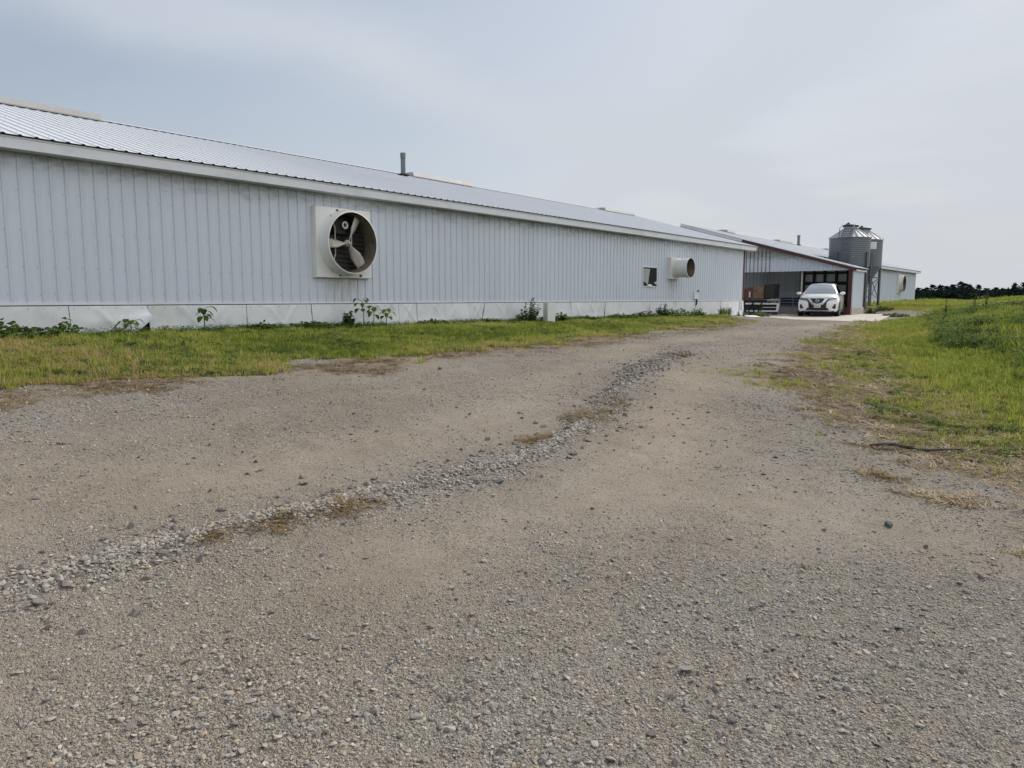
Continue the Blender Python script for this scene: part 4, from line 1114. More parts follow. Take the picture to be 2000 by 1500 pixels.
def plant(x, y, h, kind, label, name='weed_plant', group='weeds growing along the barn wall', seed=0, lean=0, spread=.2, dark=0):
    r = random.Random(seed*31+5)
    z = float(ground(x, y))
    p = empty(name, (x, y, z-.02), r.random()*.6, label, 'weed', group)
    st = MB(); V = []; F = []; T = []
    def rv(a=1): return Vector((r.uniform(-1,1), r.uniform(-1,1), r.uniform(-a,a)))
    if kind == 'mallow':        # bare stem, big rounded drooping leaves round the top
        top = Vector((lean*h, lean*.4*h, h))
        st.tube([(0,0,0), top*.5+Vector((.01,.015,0)), top], [.012,.009,.006], 6)
        for k in range(9):
            a = k*2.4+r.random()*1.2; ang = Vector((math.cos(a), math.sin(a), .25+.4*r.random()))
            u = 1-.55*(k/9)**1.3; q = Vector((lean*h*u, lean*.4*h*u, h*u)); pl = .04+.10*r.random()
            st.tube([q, q+ang*pl], .004, 4)
            leaf_geo(V, F, T, q+ang*pl, Vector((ang.x, ang.y, -.1)), Vector((0,0,1)), .08+.06*r.random(), .09+.05*r.random(), r.uniform(.15,.9)-dark, .8)
    elif kind == 'bush':        # many upright stems full of pointed leaves
        for k in range(int(16+40*spread)):
            a = r.random()*6.28; rr = spread*math.sqrt(r.random()); hh = h*(.45+.55*r.random())*(1-.55*(rr/spread)**2)
            b0 = Vector((math.cos(a)*rr*.5, math.sin(a)*rr*.5, 0)); t0 = Vector((math.cos(a)*rr*1.2+lean*hh, math.sin(a)*rr*1.2, hh))
            st.tube([b0, (b0+t0)/2+rv()*.02, t0], [.007,.006,.003], 4)
            m_ = int(6+hh*26)
            for q in range(m_):
                u = .15+.85*(q+r.random())/m_; c = b0.lerp(t0, u); d = rv(.5); d.z += .35
                leaf_geo(V, F, T, c, d, Vector((0,0,1))+rv()*.4, .09*(1.15-.5*u)+.03*r.random(), .045+.02*r.random(), r.uniform(.05,.85)-dark, .3)
    elif kind == 'spike':       # one tall stalk with leaves shrinking upwards
        st.tube([(0,0,0), (lean*h*.4,0,h*.5), (lean*h,0,h)], [.014,.011,.005], 6)
        for q in range(46):
            u = .08+.92*q/46; d = rv(.2); d.z += .45
            leaf_geo(V, F, T, Vector((lean*h*u,0,h*u)), d, Vector((0,0,1)), .20*(1.1-u)+.04, .06*(1.1-u)+.02, r.uniform(.1,.8)-dark, .3)
    elif kind == 'ground':      # low sprawling leaves
        for q in range(int(150*spread/.2)):
            a = r.random()*6.28; rr = spread*math.sqrt(r.random())*1.2
            c = Vector((math.cos(a)*rr, math.sin(a)*rr*1.0, h*r.random()*(1-.6*rr/spread/1.2)))
            d = rv(.3); d.z += .3
            leaf_geo(V, F, T, c, d, Vector((0,0,1))+rv()*.5, .07+.05*r.random(), .06+.03*r.random(), r.uniform(.05,.9)-dark, .4)
        for q in range(8):
            a = r.random()*6.28; st.tube([(0,0,0),(math.cos(a)*spread*.6, math.sin(a)*spread*.6, h*.5)], .004, 4)
    elif kind == 'blades':      # clump of broad grass blades
        for q in range(110):
            a = r.random()*6.28; c = Vector((r.uniform(-1,1)*spread*.5, r.uniform(-1,1)*spread*.5, 0))
            d = Vector((math.cos(a)*.5, math.sin(a)*.5, 1.1+r.random()))
            leaf_geo(V, F, T, c, d, Vector((math.cos(a), math.sin(a), .2)), h*(.6+.5*r.random()), .022, r.uniform(.1,.9)-dark, .35)
        st.tube([(0,0,0),(.01,0,h*.5)], .005, 5)
    st.build('stem', m_stem, p, True)
    leaf_object('foliage', V, F, [max(0, t) for t in T], m_leaf, p)
    return p

PL = [  # x, y, h, kind, label, lean, spread, dark
 (-13.1,3.5,.42,'ground','tall spread of broad weed leaves at the far left end of the wall',0,.55,.1),
 (-13.15,4.2,.22,'ground','low dark leafy patch right of the tall leaves at the far left',.1,.45,.2),
 (-13.2,4.75,.36,'ground','small pale weed beside the first crease of the wall skirt at left',.1,.16,-.1),
 (-13.3,5.8,.24,'mallow','small pale seedling on a thin stem left of the torn skirt panel',.05,.1,-.25),
 (-13.32,7.18,.46,'mallow','single dark umbrella leafed weed standing right of the torn skirt panel',0,.1,.25),
 (-13.25,10.55,.52,'bush','dark drooping weed, leftmost of the clump under the big fan',.05,.13,.3),
 (-13.2,10.98,.64,'mallow','tallest bare stemmed weed with leaves on top under the big fan',-.05,.1,.15),
 (-13.2,11.25,.50,'mallow','short leafy weed between the tallest stem and the pale weed under the fan',.05,.1,.2),
 (-13.22,11.66,.42,'mallow','pale yellowish weed at the right end of the clump under the fan',.03,.1,-.2),
 (-13.25,8.4,.20,'ground','low dark leaves against the skirt halfway between torn panel and fan',0,.3,.3),
 (-13.25,9.6,.20,'ground','low dark leaves against the skirt just left of the big fan',0,.4,.35),
 (-13.2,13.2,.20,'ground','low green leaves against the skirt right of the big fan',0,.35,.2),
 (-13.2,15.4,.18,'ground','low green leaves against the skirt beside the black slanting crack',0,.3,.2),
 (-13.1,17.1,.78,'bush','tall dark pointed bush left of the utility pedestal',.22,.36,.3),
 (-13.1,17.95-.75+.95,.30,'ground','dark low weed between the pointed bush and the utility pedestal',0,.25,.35),
 (-12.95,18.55,.36,'bush','pale green weed growing right of the utility pedestal',0,.24,-.05),
 (-13.2,20.4,.16,'ground','dark clump of dead leaves at the wall right of the pedestal',0,.4,.45),
 (-13.2,22.6,.22,'ground','low weeds at the foot of the wall between pedestal and window',0,.5,.15),
 (-13.15,24.4,.30,'ground','spread of low weeds left of the bush under the window',0,.5,.2),
 (-13.1,25.75,.66,'bush','round dark green bush under the small square window',0,.34,.25),
 (-13.0,27.0,.38,'ground','yellow green weeds under the tube fan',0,.55,-.05),
 (-13.0,28.5,.40,'bush','reddish yellow dying weed right of the tube fan',0,.3,-.4),
 (-13.0,31.4,.62,'blades','upright clump of broad blades near the barn corner',0,.5,.1),
 (-13.1,33.2,.44,'spike','thin upright weed, left of the pair by the notice',0,.1,.1),
 (-13.1,33.8,.52,'spike','thin upright weed, right of the pair by the notice',.05,.1,.1),
 (-13.55,37.1,.60,'spike','leafy plant leaning at the barn corner in front of the shed',.25,.2,-.15),
 (-13.35,36.7,.30,'ground','bright green weeds on the apron edge at the barn corner',0,.4,-.2),
 (-14.1,38.2,.22,'ground','green weeds in front of the white frame',0,.5,-.1),
 (-10.1,45.2,.45,'bush','green weeds growing round the near bin leg beside the shed plinth',0,.4,.0),
 (-9.7,46.4,.38,'bush','green weeds growing under the feed bins',0,.5,.0),
 (-8.1,41.6,.26,'ground','dark green mat of weeds at the right edge of the concrete apron',0,.55,.2),
 (-13.2,71,.35,'ground','dark weed at the foot of the far barn',0,.4,.4),
 (-3.55,25.0,.80,'spike','single dark seed stalk standing above the grass left of the weedy bank',0,.2,.4),
 (-3.35,29.5,.8,'spike','dark stalk on the crest of the weedy bank, left of two',.05,.2,.3),
 (-2.95,29.0,.85,'spike','dark stalk on the crest of the weedy bank, right of two',0,.2,.3),
]
for i, (x, y, h, k, lab, le, sp, dk) in enumerate(PL):
    plant(x, y, h, k, lab, 'weed_plant', None if i > 31 else 'weeds growing along the barn wall' if x < -12.5 and y < 35 else None, i, le, sp, dk)

# ---------------------------------------------------------------- far cedars
def tree_proto(seed, kind):
    r = np.random.default_rng(seed)
    N = 4200 if kind == 'cedar' else 2200
    if kind == 'cedar':
        # a cone with broken sides: several leaders and boughs
        lead = [(0,0,1.0)] + [(r.uniform(-.3,.3), r.uniform(-.3,.3), r.uniform(.6,.9)) for _ in range(6)]
        P = []
        while len(P) < N:
            lx, ly, lh = lead[r.integers(len(lead))]
            u = r.random()**.8; z = lh*u
            rad = (.40*(1-u)**.85+.010)*(.5+.8*vnoise(u*8+lx*7, lx*11+ly*3+.5, seed))
            a = r.random()*6.28; q = math.sqrt(r.random())
            P.append((lx*(1-.3*u)+math.cos(a)*rad*q, ly*(1-.3*u)+math.sin(a)*rad*q, z))
    else:
        P = []
        cl = [(r.uniform(-.42,.42), r.uniform(-.42,.42), r.uniform(.35,.8), r.uniform(.16,.28)) for _ in range(14)]
        while len(P) < N:
            cx, cy, cz, cr = cl[r.integers(len(cl))]
            d = r.normal(size=3); d /= np.linalg.norm(d); d *= cr*r.random()**.4
            P.append((cx+d[0], cy+d[1], max(.08, cz+d[2]*.8)))
    P = np.array(P, float)
    s = (.026 if kind == 'cedar' else .045)
    n = len(P)
    A = r.normal(size=(n,3)); A /= np.linalg.norm(A, axis=1)[:,None]; A[:,2] = A[:,2]*.6+(.5 if kind == 'cedar' else -.1)
    B = np.cross(A, r.normal(size=(n,3))); B /= np.linalg.norm(B, axis=1)[:,None]
    sz = (s*(.6+.9*r.random(n)))[:,None]
    v = np.stack([P-B*sz*.5, P+B*sz*.5, P+B*sz*.25+A*sz*1.3, P-B*sz*.25+A*sz*1.3], 1).reshape(-1,3)
    f = np.arange(n*4).reshape(n,4)
    tint = np.repeat(np.clip(.5+.5*r.normal(size=n)*.6, 0, 1), 4)
    return v, f, tint

def tree_thing(name, x, y, h, w, seed, kind, label, group, base=None, shared={}):
    z = float(ground0(x, y)) if base is None else base
    t = empty(name, (x, y, z), (seed*1.3) % 6.28, label, 'tree', group)
    key = (kind, seed % 5)
    if key not in shared:
        v, f, ti = tree_proto(seed % 5+3, kind)
        crown = npmesh('crown', v, f, m_cedar if kind == 'cedar' else m_decid)
        a = crown.data.attributes.new('tint','FLOAT','POINT'); a.data.foreach_set('value', ti.astype(np.float32))
        m = MB(); m.tube([(0,0,-.05),(.01,0,.3),(0,.01,.75)], [.035,.025,.008], 8)
        for k in range(6):
            an = k*1.1+seed; m.tube([(0,0,.12+.1*k),(math.cos(an)*.18, math.sin(an)*.18, .2+.1*k)], [.012,.004], 5)
        tr = m.build('trunk', m_bark, None, True)
        shared[key] = (crown, tr)
    else:
        crown, tr = (o.copy() for o in shared[key]); COL.objects.link(crown); COL.objects.link(tr)
    crown.parent = t; tr.parent = t
    t.scale = (w, w, h)
    return t

def pt(px, d):      # world point on the bearing of image column px (2000 wide) at forward distance d
    a = R(38.76); rr = (px-1000)/1420*d
    return (rr*math.cos(a)-d*math.sin(a), rr*math.sin(a)+d*math.cos(a))

CED = [(1787,564),(1803,563),(1814,557.5),(1829,559),(1842,563),(1854,558),(1868,552),(1877,555),(1886,558),(1903,558),(1919,565),(1937,563),(1950,564),(1973,555),(1990,553.5),(2004,556)]
CL = ['dark cedar hard against the corner of the far barn','second dark cedar from the corner of the far barn','third dark cedar from the far barn, a sharp small peak',
 'fourth dark cedar from the far barn','low dark cedar in the dip left of the tallest cedars','dark cedar just left of the tallest cedar','tallest dark cedar in the middle of the far tree row',
 'dark cedar touching the right side of the tallest cedar','dark cedar on the falling shoulder right of the tallest cedars','lone peaked dark cedar left of the pale round tree',
 'lowest dark cedar where the row dips beside the pale round tree','dark cedar behind the left of the pale round tree','dark cedar behind the right of the pale round tree',
 'tall dark cedar right of the pale round tree','tall dark cedar second from the right end of the row','dark cedar cut by the right edge of the photo']
for i, ((px, py), lab) in enumerate(zip(CED, CL)):
    d = 128+9*((i*7) % 5)-10
    x, y = pt(px, d)
    base = -1.9
    top = 1.55+(583.5-py)/1430*d
    tree_thing('cedar_tree', x, y, (top-base)/1.0, 8.0+((i*5) % 4)*1.3, i, 'cedar', lab, 'dark cedars beyond the far barn', base)
x, y = pt(1946, 105)
tree_thing('round_tree', x, y, 3.6, 4.4, 3, 'decid', 'pale green round crowned tree in front of the dark cedars', None, -1.2)
# closed mass of cedars behind the row
def far_wood():
    r = np.random.default_rng(5); v0, f0, t0 = tree_proto(9, 'cedar'); vs = []; fs = []; ts = []; b = 0
    for i in range(44):
        px = 1755+i*7.5+r.uniform(-4,4); d = 150+r.uniform(-6,10); x, y = pt(px, d)
        top = 1.55+(583-566.5+r.uniform(-3,2))/1430*d; w = 8+2*r.random(); a = r.random()*6.28
        v = v0*np.array([w,w,top+2.2]); v = np.stack([v[:,0]*np.cos(a)-v[:,1]*np.sin(a)+x, v[:,0]*np.sin(a)+v[:,1]*np.cos(a)+y, v[:,2]-2.2],1)
        vs.append(v); fs.append(f0+b); ts.append(t0); b += len(v)
    v0, f0, t0 = tree_proto(12, 'decid')
    for i in range(34):
        px = 1750+i*10+r.uniform(-4,4); d = 146+r.uniform(-5,5); x, y = pt(px, d); w = 6.5; hh = 1.55+(583-572+r.uniform(-2,1.5))/1430*d+2.4
        v = v0*np.array([w,w,hh*.95])+np.array([x,y,-2.4]); vs.append(v); fs.append(f0+b); ts.append(t0*.5); b += len(v)
    o = npmesh('far_wood', np.vstack(vs), np.vstack(fs), m_cedar)
    a = o.data.attributes.new('tint','FLOAT','POINT'); a.data.foreach_set('value', np.concatenate(ts).astype(np.float32))
    tag(o, 'dense dark cedar wood closing the view behind the tree row', 'wood', None, 'stuff')
far_wood()

# ---------------------------------------------------------------- scatters
CAMXY = (0.0, 0.0)
def in_view(X, Y, pad=5):
    a = np.degrees(np.arctan2(-X, Y))-38.76
    return np.abs(a) < 35+pad
def sample(n, x0, x1, y0, y1):
    return rng.uniform(x0, x1, n), rng.uniform(y0, y1, n)

def stone_protos(n, seed, flat=.6):
    out = []
    for i in range(n):
        bm = bmesh.new(); bmesh.ops.create_icosphere(bm, subdivisions=2 if i % 2 else 1, radius=1)
        rr = np.random.default_rng(seed+i)
        planes = [(Vector(rr.normal(size=3)).normalized(), rr.uniform(.36,.72)) for _ in range(11)]
        for v in bm.verts:
            for nrm, dd in planes:
                k = v.co.dot(nrm)
                if k > dd: v.co -= nrm*(k-dd)
            v.co = Vector((v.co.x*rr.uniform(.97,1.03), v.co.y*.82, v.co.z*flat))
        vs = [v.co.copy() for v in bm.verts]; fs = [[v.index for v in f.verts] for f in bm.faces]; bm.free()
        out.append(proto('stone_kind', vs, fs, m_stone))
    return out
stones = stone_protos(9, 100)

def gravel():
    PX = []; PY = []; SC = []; TI = []
    def add(x, y, s, t=None):
        PX.append(x); PY.append(y); SC.append(s); TI.append(rng.random(len(x)) if t is None else t)
    def keep(x, y, g): m = in_view(x, y)&(g < .35); return m
    # fine pebbles close to the camera
    for n, rad, s0, s1, p in ((90000, 4.6, .0026, .0062, 1), (52000, 5.2, .0055, .0125, .8), (150000, 10.0, .0055, .0125, 1), (110000, 19, .008, .0155, 1), (40000, 34, .012, .023, 1)):
        wide = 58 if rad < 6 else 50; n = int(n*wide/42)
        a = R(38.76)+rng.uniform(-R(wide), R(wide), n); r_ = np.sqrt(rng.uniform(.8**2, rad**2, n))
        x = -np.sin(a)*r_; y = np.cos(a)*r_
        g, d, c = masks(x, y)
        pr = np.clip(.46+.6*c+1.3*(fbm(x*1.6, y*1.6, 61, 4)-.5)-.5*d, .04, 1)
        m = (g < .4)&(rng.random(n) < pr)&(y < 32)
        x, y = x[m], y[m]
        add(x, y, s0+(s1-s0)*rng.random(len(x))**2)
    # bigger crushed stone: everywhere thinly, thick in coarse patches
    n = 120000
    a = R(38.76)+rng.uniform(-R(56), R(56), n); r_ = np.sqrt(rng.uniform(.8**2, 9.5**2, n)); x = -np.sin(a)*r_; y = np.cos(a)*r_
    g, d, c = masks(x, y); m = (g < .4)&(rng.random(n) < np.clip(np.clip(c,0,1)**1.5*.7+.02, 0, 1))
    x, y = x[m], y[m]; add(x, y, .008+.017*rng.random(len(x))**2.4)
    # stones pushed up along the windrow
    n = 15500; y = rng.uniform(-.8, 12.8, n); x = np.interp(y, WR_Y, WR_X)+rng.normal(size=n)*.085*(1.05+.45*np.sin(y*2.1)+.5*sst(6,10,y))+.1*(fbm(y*1.1, y*0+7, 77, 3)-.5)
    m = rng.random(n) < np.clip((-.05+1.6*fbm(y*1.1, y*0+2, 71, 3))*(1-.72*sst(5.5, 9, y))*(1.35-fbm(x*5, y*5, 73, 3)), 0, 1); x, y = x[m], y[m]
    far = sst(6.3, 8, y)
    ti = np.where(rng.random(len(x)) < far*.6, .62+.02*rng.random(len(x)), np.where(rng.random(len(x)) < .8, rng.random(len(x))*.56, rng.random(len(x))))
    add(x, y, (.010+.017*rng.random(len(x))**1.7)*(1+.4*far), ti)
    n = 260; y = rng.uniform(.3, 12.5, n); x = np.interp(y, WR_Y, WR_X)+rng.normal(size=n)*.26; add(x, y, .022+.022*rng.random(n), np.where(rng.random(n) < .6, .62, .84))
    # odd dark stones over the drive
    n = 1100; y = rng.uniform(.8, 26, n); x = rng.uniform(-9, -.3, n); g, d, c = masks(x, y); m = keep(x, y, g); x, y = x[m], y[m]; add(x, y, .012+.022*rng.random(len(x))**2, np.full(len(x), .62))
    x = np.concatenate(PX); y = np.concatenate(PY); s = np.concatenate(SC); t = np.concatenate(TI)
    z = ground(x, y)
    n = len(x)
    rot = np.stack([rng.normal(size=n)*.28, rng.normal(size=n)*.28, rng.uniform(0, 6.28, n)], 1)
    sc = np.stack([s*rng.uniform(.85,1.3,n), s*rng.uniform(.8,1.15,n), s*rng.uniform(.6,1.15,n)], 1)
    scatter('gravel', stones, np.stack([x, y, z+s*np.where(s < .0126, .08, .2)], 1), rot, sc, rng.integers(0, 9, n), t, 'loose grey crushed gravel strewn over the drive', 'gravel')
    print('gravel', n)
gravel()

def tuft_protos(n, seed, blades, h, spread, mat, wid=.006, lean=.5, name='tuft_kind', lie=0):
    out = []
    for i in range(n):
        r = random.Random(seed+i); V = []; F = []
        for b in range(blades):
            a = r.random()*6.28; rr = spread*math.sqrt(r.random()); x0, y0 = math.cos(a)*rr, math.sin(a)*rr
            a2 = r.random()*6.28; L = h*(.5+.7*r.random()); le = lean*r.random()+lie
            w = wid*(.7+.6*r.random()); d = Vector((math.cos(a2), math.sin(a2), 0)); s = Vector((-d.y, d.x, 0))
            k = len(V)
            for u, ww in ((0,1),(.45,.85),(.8,.5),(1,.05)):
                up = L*u*(1-.45*le*u)/(1+lie*2.5); out_ = L*le*u*u*.9+lie*L*u
                c = Vector((x0, y0, up))+d*out_
                V += [c-s*w*ww/2, c+s*w*ww/2]
            F += [(k,k+1,k+3,k+2),(k+2,k+3,k+5,k+4),(k+4,k+5,k+7,k+6)]
        out.append(proto(name, V, F, mat))
    return out

def leafy_protos(n, seed, leaves, h, spread, mat, L=.07, W=.045, up=.4):
    out = []
    for i in range(n):
        r = random.Random(seed+i); V = []; F = []; T = []
        for b in range(leaves):
            a = r.random()*6.28; rr = spread*math.sqrt(r.random()); c = Vector((math.cos(a)*rr, math.sin(a)*rr, h*r.random()**.7*(1-.5*rr/spread)))
            d = Vector((r.uniform(-1,1), r.uniform(-1,1), r.uniform(-.3,1)*up*2)); leaf_geo(V, F, T, c, d, Vector((r.uniform(-.4,.4), r.uniform(-.4,.4), 1)), L*(.6+.7*r.random()), W*(.6+.7*r.random()), 0, .35)
        out.append(proto('leafy_kind', V, F, mat))
    return out

def put(name, protos, x, y, s, t, label, cat, sink=.01, tilt=.12, sz=None):
    n = len(x); z = ground(x, y)-sink
    rot = np.stack([rng.normal(size=n)*tilt, rng.normal(size=n)*tilt, rng.uniform(0, 6.28, n)], 1)
    sc = np.repeat(s[:,None], 3, 1)
    if sz is not None: sc[:,2] *= sz
    scatter(name, protos, np.stack([x, y, z], 1), rot, sc, rng.integers(0, len(protos), n), np.clip(t, 0, 1), label, cat)
    print(name, n)

grass_p = tuft_protos(8, 300, 8, .10, .06, m_grass, .011, .9)
tall_p = tuft_protos(6, 340, 10, .22, .09, m_grass, .013, .6)
straw_p = tuft_protos(6, 380, 10, .11, .07, m_straw, .008, .8, lie=.45)
weed_p = leafy_protos(7, 420, 44, .30, .17, m_weed, .055, .026, .5)
clover_p = leafy_protos(4, 460, 26, .06, .09, m_weed, .035, .03, .2)

def weedbank(x, y):     # where the rank dark weeds of the bank grow
    d = x-road_right(y)
    return sst(1.5, 2.6, d+1.5*(fbm(x*.7, y*.7, 81, 4)-.5))*sst(12.3, 15, y+(x+1)*1.2)*(1-sst(30, 36, y))

def all_grass():
    # wall-side strip
    n = 165000; x, y = sample(n, -13.62, -7.6, -3, 33.5)
    dist = np.hypot(x, y); g, d, c = masks(x, y)
    m = in_view(x, y, 11)&(x < -7)&(rng.random(n) < g**1.5*np.clip(12/dist, .3, 1)*.5*(.25+.75*sst(-13.6, -12.9, x+.8*(fbm(x*3, y*3, 97, 3)-.5))))
    x, y, g = x[m], y[m], g[m]
    pat = fbm(x*.55, y*.55, 91, 4); pat2 = fbm(x*2.2, y*2.2, 95, 3)
    gl = grass_left(y)
    t = .38+1.2*(pat-.5)+.5*(pat2-.5)+.28*np.exp(-((x-gl)/.7)**2)+.25*rng.normal(size=len(x))+.22*np.exp(-((y-3.8)/1.2)**2-((x+11.5)/1.2)**2)
    sc = (.40+.65*rng.random(len(x)))*(.4+1.15*pat2)
    # right-hand verge and the yard beyond
    n = 560000; X2, Y2 = sample(n, -13.4, 4.0, 5, 56)
    d2 = X2-road_right(Y2); dist = np.hypot(X2, Y2)
    G2, D2, c2 = masks(X2, Y2)
    m = in_view(X2, Y2, 11)&((d2 > -4)|(Y2 > 44.6))&(rng.random(n) < np.maximum(G2**1.4, D2*.9*sst(.5, .6, fbm(X2*1.1, Y2*1.1, 107, 4)))*np.clip(14/dist, .16, 1)*.62)&(rng.random(n) < 1-.8*weedbank(X2, Y2))
    m &= ~((X2 < -6.95)&(Y2 < 44.5)&(Y2 > 32))
    X2, Y2, G2 = X2[m], Y2[m], G2[m]; d2 = X2-road_right(Y2)
    p1 = fbm(X2*.5, Y2*.5, 101, 4); p2 = fbm(X2*2, Y2*2, 105, 3)
    T2 = .44+.9*(p1-.5)+.5*(p2-.5)+.30*np.exp(-((d2-.1)/.7)**2)*(Y2 < 30)-.02+.2*rng.normal(size=len(X2))
    S2 = (.55+.7*rng.random(len(X2)))*(.5+1.0*p2)*np.clip(.6+.4*sst(-.4, 1.2, d2)+.15*sst(1.5,3,d2), .4, 1.4)*(1+.5*sst(15, 40, np.hypot(X2, Y2)))
    put('grass', grass_p, np.concatenate([x, X2]), np.concatenate([y, Y2]), np.concatenate([sc, S2]), np.concatenate([t, T2]), 'short patchy grass on the strip by the barn and on the verge', 'grass')
    # long bright grass further up the verge
    n = 125000; x, y = sample(n, -9.5, 4.5, 9, 60)
    d = x-road_right(y); g, dd, c = masks(x, y); dist = np.hypot(x, y)
    m = in_view(x, y, 11)&(d > -.3)&(rng.random(n) < .8*g*np.clip(18/dist, .2, 1)*(1-.2*weedbank(x, y))*sst(-.2, .9, d))&~((x < -6.95)&(y < 44.5))
    x, y = x[m], y[m]
    put('long_grass', tall_p, x, y, (.30+.42*rng.random(len(x)))*(1+.7*weedbank(x, y))*(.6+.8*fbm(x*1.4, y*1.4, 113, 3)), .50+.8*(fbm(x*.6, y*.6, 111, 4)-.5)+.2*rng.normal(size=len(x)), 'long bright yellow green grass on the right verge', 'grass')
    n = 26000; x, y = sample(n, -13.4, 3, 56, 88)
    m = in_view(x, y, 8)&(rng.random(n) < (.5+fbm(x*.4, y*.4, 117, 3))*(.12+.88*sst(-12.6, -9, x))); x, y = x[m], y[m]
    put('far_grass', tall_p, x, y, .9+.8*rng.random(len(x)), .42+.8*(fbm(x*.3, y*.3, 119, 3)-.5)+.2*rng.normal(size=len(x)), 'bright green grass field around the end of the far barn', 'grass')
    # dead grass along both edges
    n = 170000; x, y = sample(n, -11, 1.2, 1.5, 31.5)
    g, dd, c = masks(x, y); nn = fbm(x*2.3, y*2.3, 121, 4)
    m = in_view(x, y, 11)&(rng.random(n) < sst(.08,.3,dd)*np.clip(dd*1.6-.2+1.8*(nn-.5), 0, 1)*np.clip(12/np.hypot(x, y), .35, 1)*.75)
    x, y = x[m], y[m]; px = [x]; py = [y]
    # and the small straw mats along the windrow
    for cx, cy, rx, ry, k in ((-4.12,6.45,.22,.36,170),(-4.32,7.25,.16,.22,80),(-3.88,5.2,.12,.17,80),(-3.62,2.84,.14,.2,85),(-3.66,2.38,.11,.13,50),(-3.72,1.95,.08,.1,25),(-1.55,7.55,.3,.12,120),(-1.3,6.5,.15,.12,80),(-.75,6.15,.3,.16,150),(-5.9,12.2,.16,.3,90)):
        px.append(cx+rng.normal(size=k)*rx*.55); py.append(cy+rng.normal(size=k)*ry*.55)
    x = np.concatenate(px); y = np.concatenate(py)
    put('dead_grass', straw_p, x, y, .45+.6*rng.random(len(x)), .5+.9*(fbm(x*1.7, y*1.7, 131, 3)-.5)+.18*rng.normal(size=len(x)), 'straw coloured dead grass along the edges of the drive', 'dead grass', .004, .15, .5)
    # rank weeds on the bank
    n = 90000; x, y = sample(n, -7, 4.5, 12, 44)
    m = in_view(x, y, 11)&(rng.random(n) < weedbank(x, y)*np.clip(20/np.hypot(x, y), .3, 1)*.5*sst(.36, .58, fbm(x*1.6, y*1.6, 149, 3))); x, y = x[m], y[m]
    put('bank_weeds', weed_p, x, y, (.55+.85*rng.random(len(x))**1.5)*(.45+1.15*fbm(x*.9, y*.9, 141, 3)), .50+1.0*(fbm(x*.5, y*.5, 145, 4)-.5)+.9*(fbm(x*2.2, y*2.2, 147, 3)-.5)+.06+.22*rng.normal(size=len(x)), 'rank dark green weeds covering the bank at right', 'weeds', .03)
    # ragged low weeds hugging the foot of the wall
    n = 9000; x, y = sample(n, -13.6, -12.9, 1, 35)
    m = in_view(x, y, 11)&(rng.random(n) < sst(.32, .55, fbm(x*.5+3, y*.55, 161, 4))*(1-sst(-13.35, -12.9, x))); x, y = x[m], y[m]
    put('wall_weeds', weed_p, x, y, .25+.45*rng.random(len(x))**2, .30+.25*rng.normal(size=len(x)), 'ragged low weeds tangled along the foot of the barn wall', 'weeds', .02)
    # clover and broad low leaves among the grass
    n = 20000; x, y = sample(n, -13.5, 1, 0, 32)
    g, dd, c = masks(x, y); nn = fbm(x*1.3, y*1.3, 151, 4)
    m = in_view(x, y, 11)&(rng.random(n) < np.clip(g*1.5-.5, 0, 1)*sst(.47, .59, nn)); x, y = x[m], y[m]
    put('clover', clover_p, x, y, .5+.6*rng.random(len(x)), .5+.28*rng.normal(size=len(x)), 'dark green clover patches in the grass', 'clover', .0)
all_grass()

# ---------------------------------------------------------------- single stones and sticks
def rock(x, y, s, mat, label, seed, flat=.65):
    bm = bmesh.new(); bmesh.ops.create_icosphere(bm, subdivisions=3, radius=1); r = np.random.default_rng(seed)
    pl = [(Vector(r.normal(size=3)).normalized(), r.uniform(.3,.66)) for _ in range(12)]
    for v in bm.verts:
        for n, d in pl:
            k = v.co.dot(n)
            if k > d: v.co -= n*(k-d)
        v.co += v.co*(.05*(float(vnoise(v.co.x*3+5, v.co.y*3+v.co.z*2, seed))-.5)); v.co.z *= flat; v.co.y *= .8
    me = bpy.data.meshes.new('rock'); bm.to_mesh(me); bm.free(); me.materials.append(mat)
    o = bpy.data.objects.new('rock', me); COL.objects.link(o); o.scale = (s,s,s); o.rotation_euler = (0,0,seed*1.7)
    o.location = (x, y, float(ground(x, y))+s*flat*.35)
    tag(o, label, 'rock', 'larger stones lying on the drive')
rock(-.97, 5.2, .045, m_rock, 'single black stone alone on bare dust at right, below the grass verge', 3, .8)
rock(-1.21, 2.64, .042, m_rockgrey, 'pale grey angular stone with a dark side, largest at bottom centre', 8)
rock(-.61, 3.61, .042, m_rock, 'flat dark slab of stone in the coarse gravel at right', 12, .4)
rock(-7.08, 7.22, .05, m_rock, 'dark stone in the empty middle of the far drive, left of the windrow', 15)
rock(-2.15, 1.36, .030, m_rockgrey, 'squarish grey stone near the bottom edge, left of centre', 21, .8)
rock(-.93, 2.44, .036, m_rock, 'dark thin shard of stone near the bottom edge, right of centre', 27, .45)
rock(-3.35, 4.02, .05, m_rockgrey, 'big flat grey stone on the crest of the gravel windrow', 33, .5)
st = MB(); pts = []
for i in range(9):
    u = i/8; x = -1.62+.72*u; y = 7.52+.42*u+.05*math.sin(u*7); pts.append((x, y, float(ground(x, y))+.022+.012*math.sin(u*9)))
st.tube(pts, [.010,.014,.016,.017,.016,.014,.012,.009,.005], 8); st.tube([pts[3], (pts[3][0]+.1, pts[3][1]-.09, pts[3][2]+.03)], [.009,.003], 6)
tag(st.build('fallen_branch', m_stickbark, None, True), 'dark fallen branch lying across the dust at the foot of the right verge', 'branch')

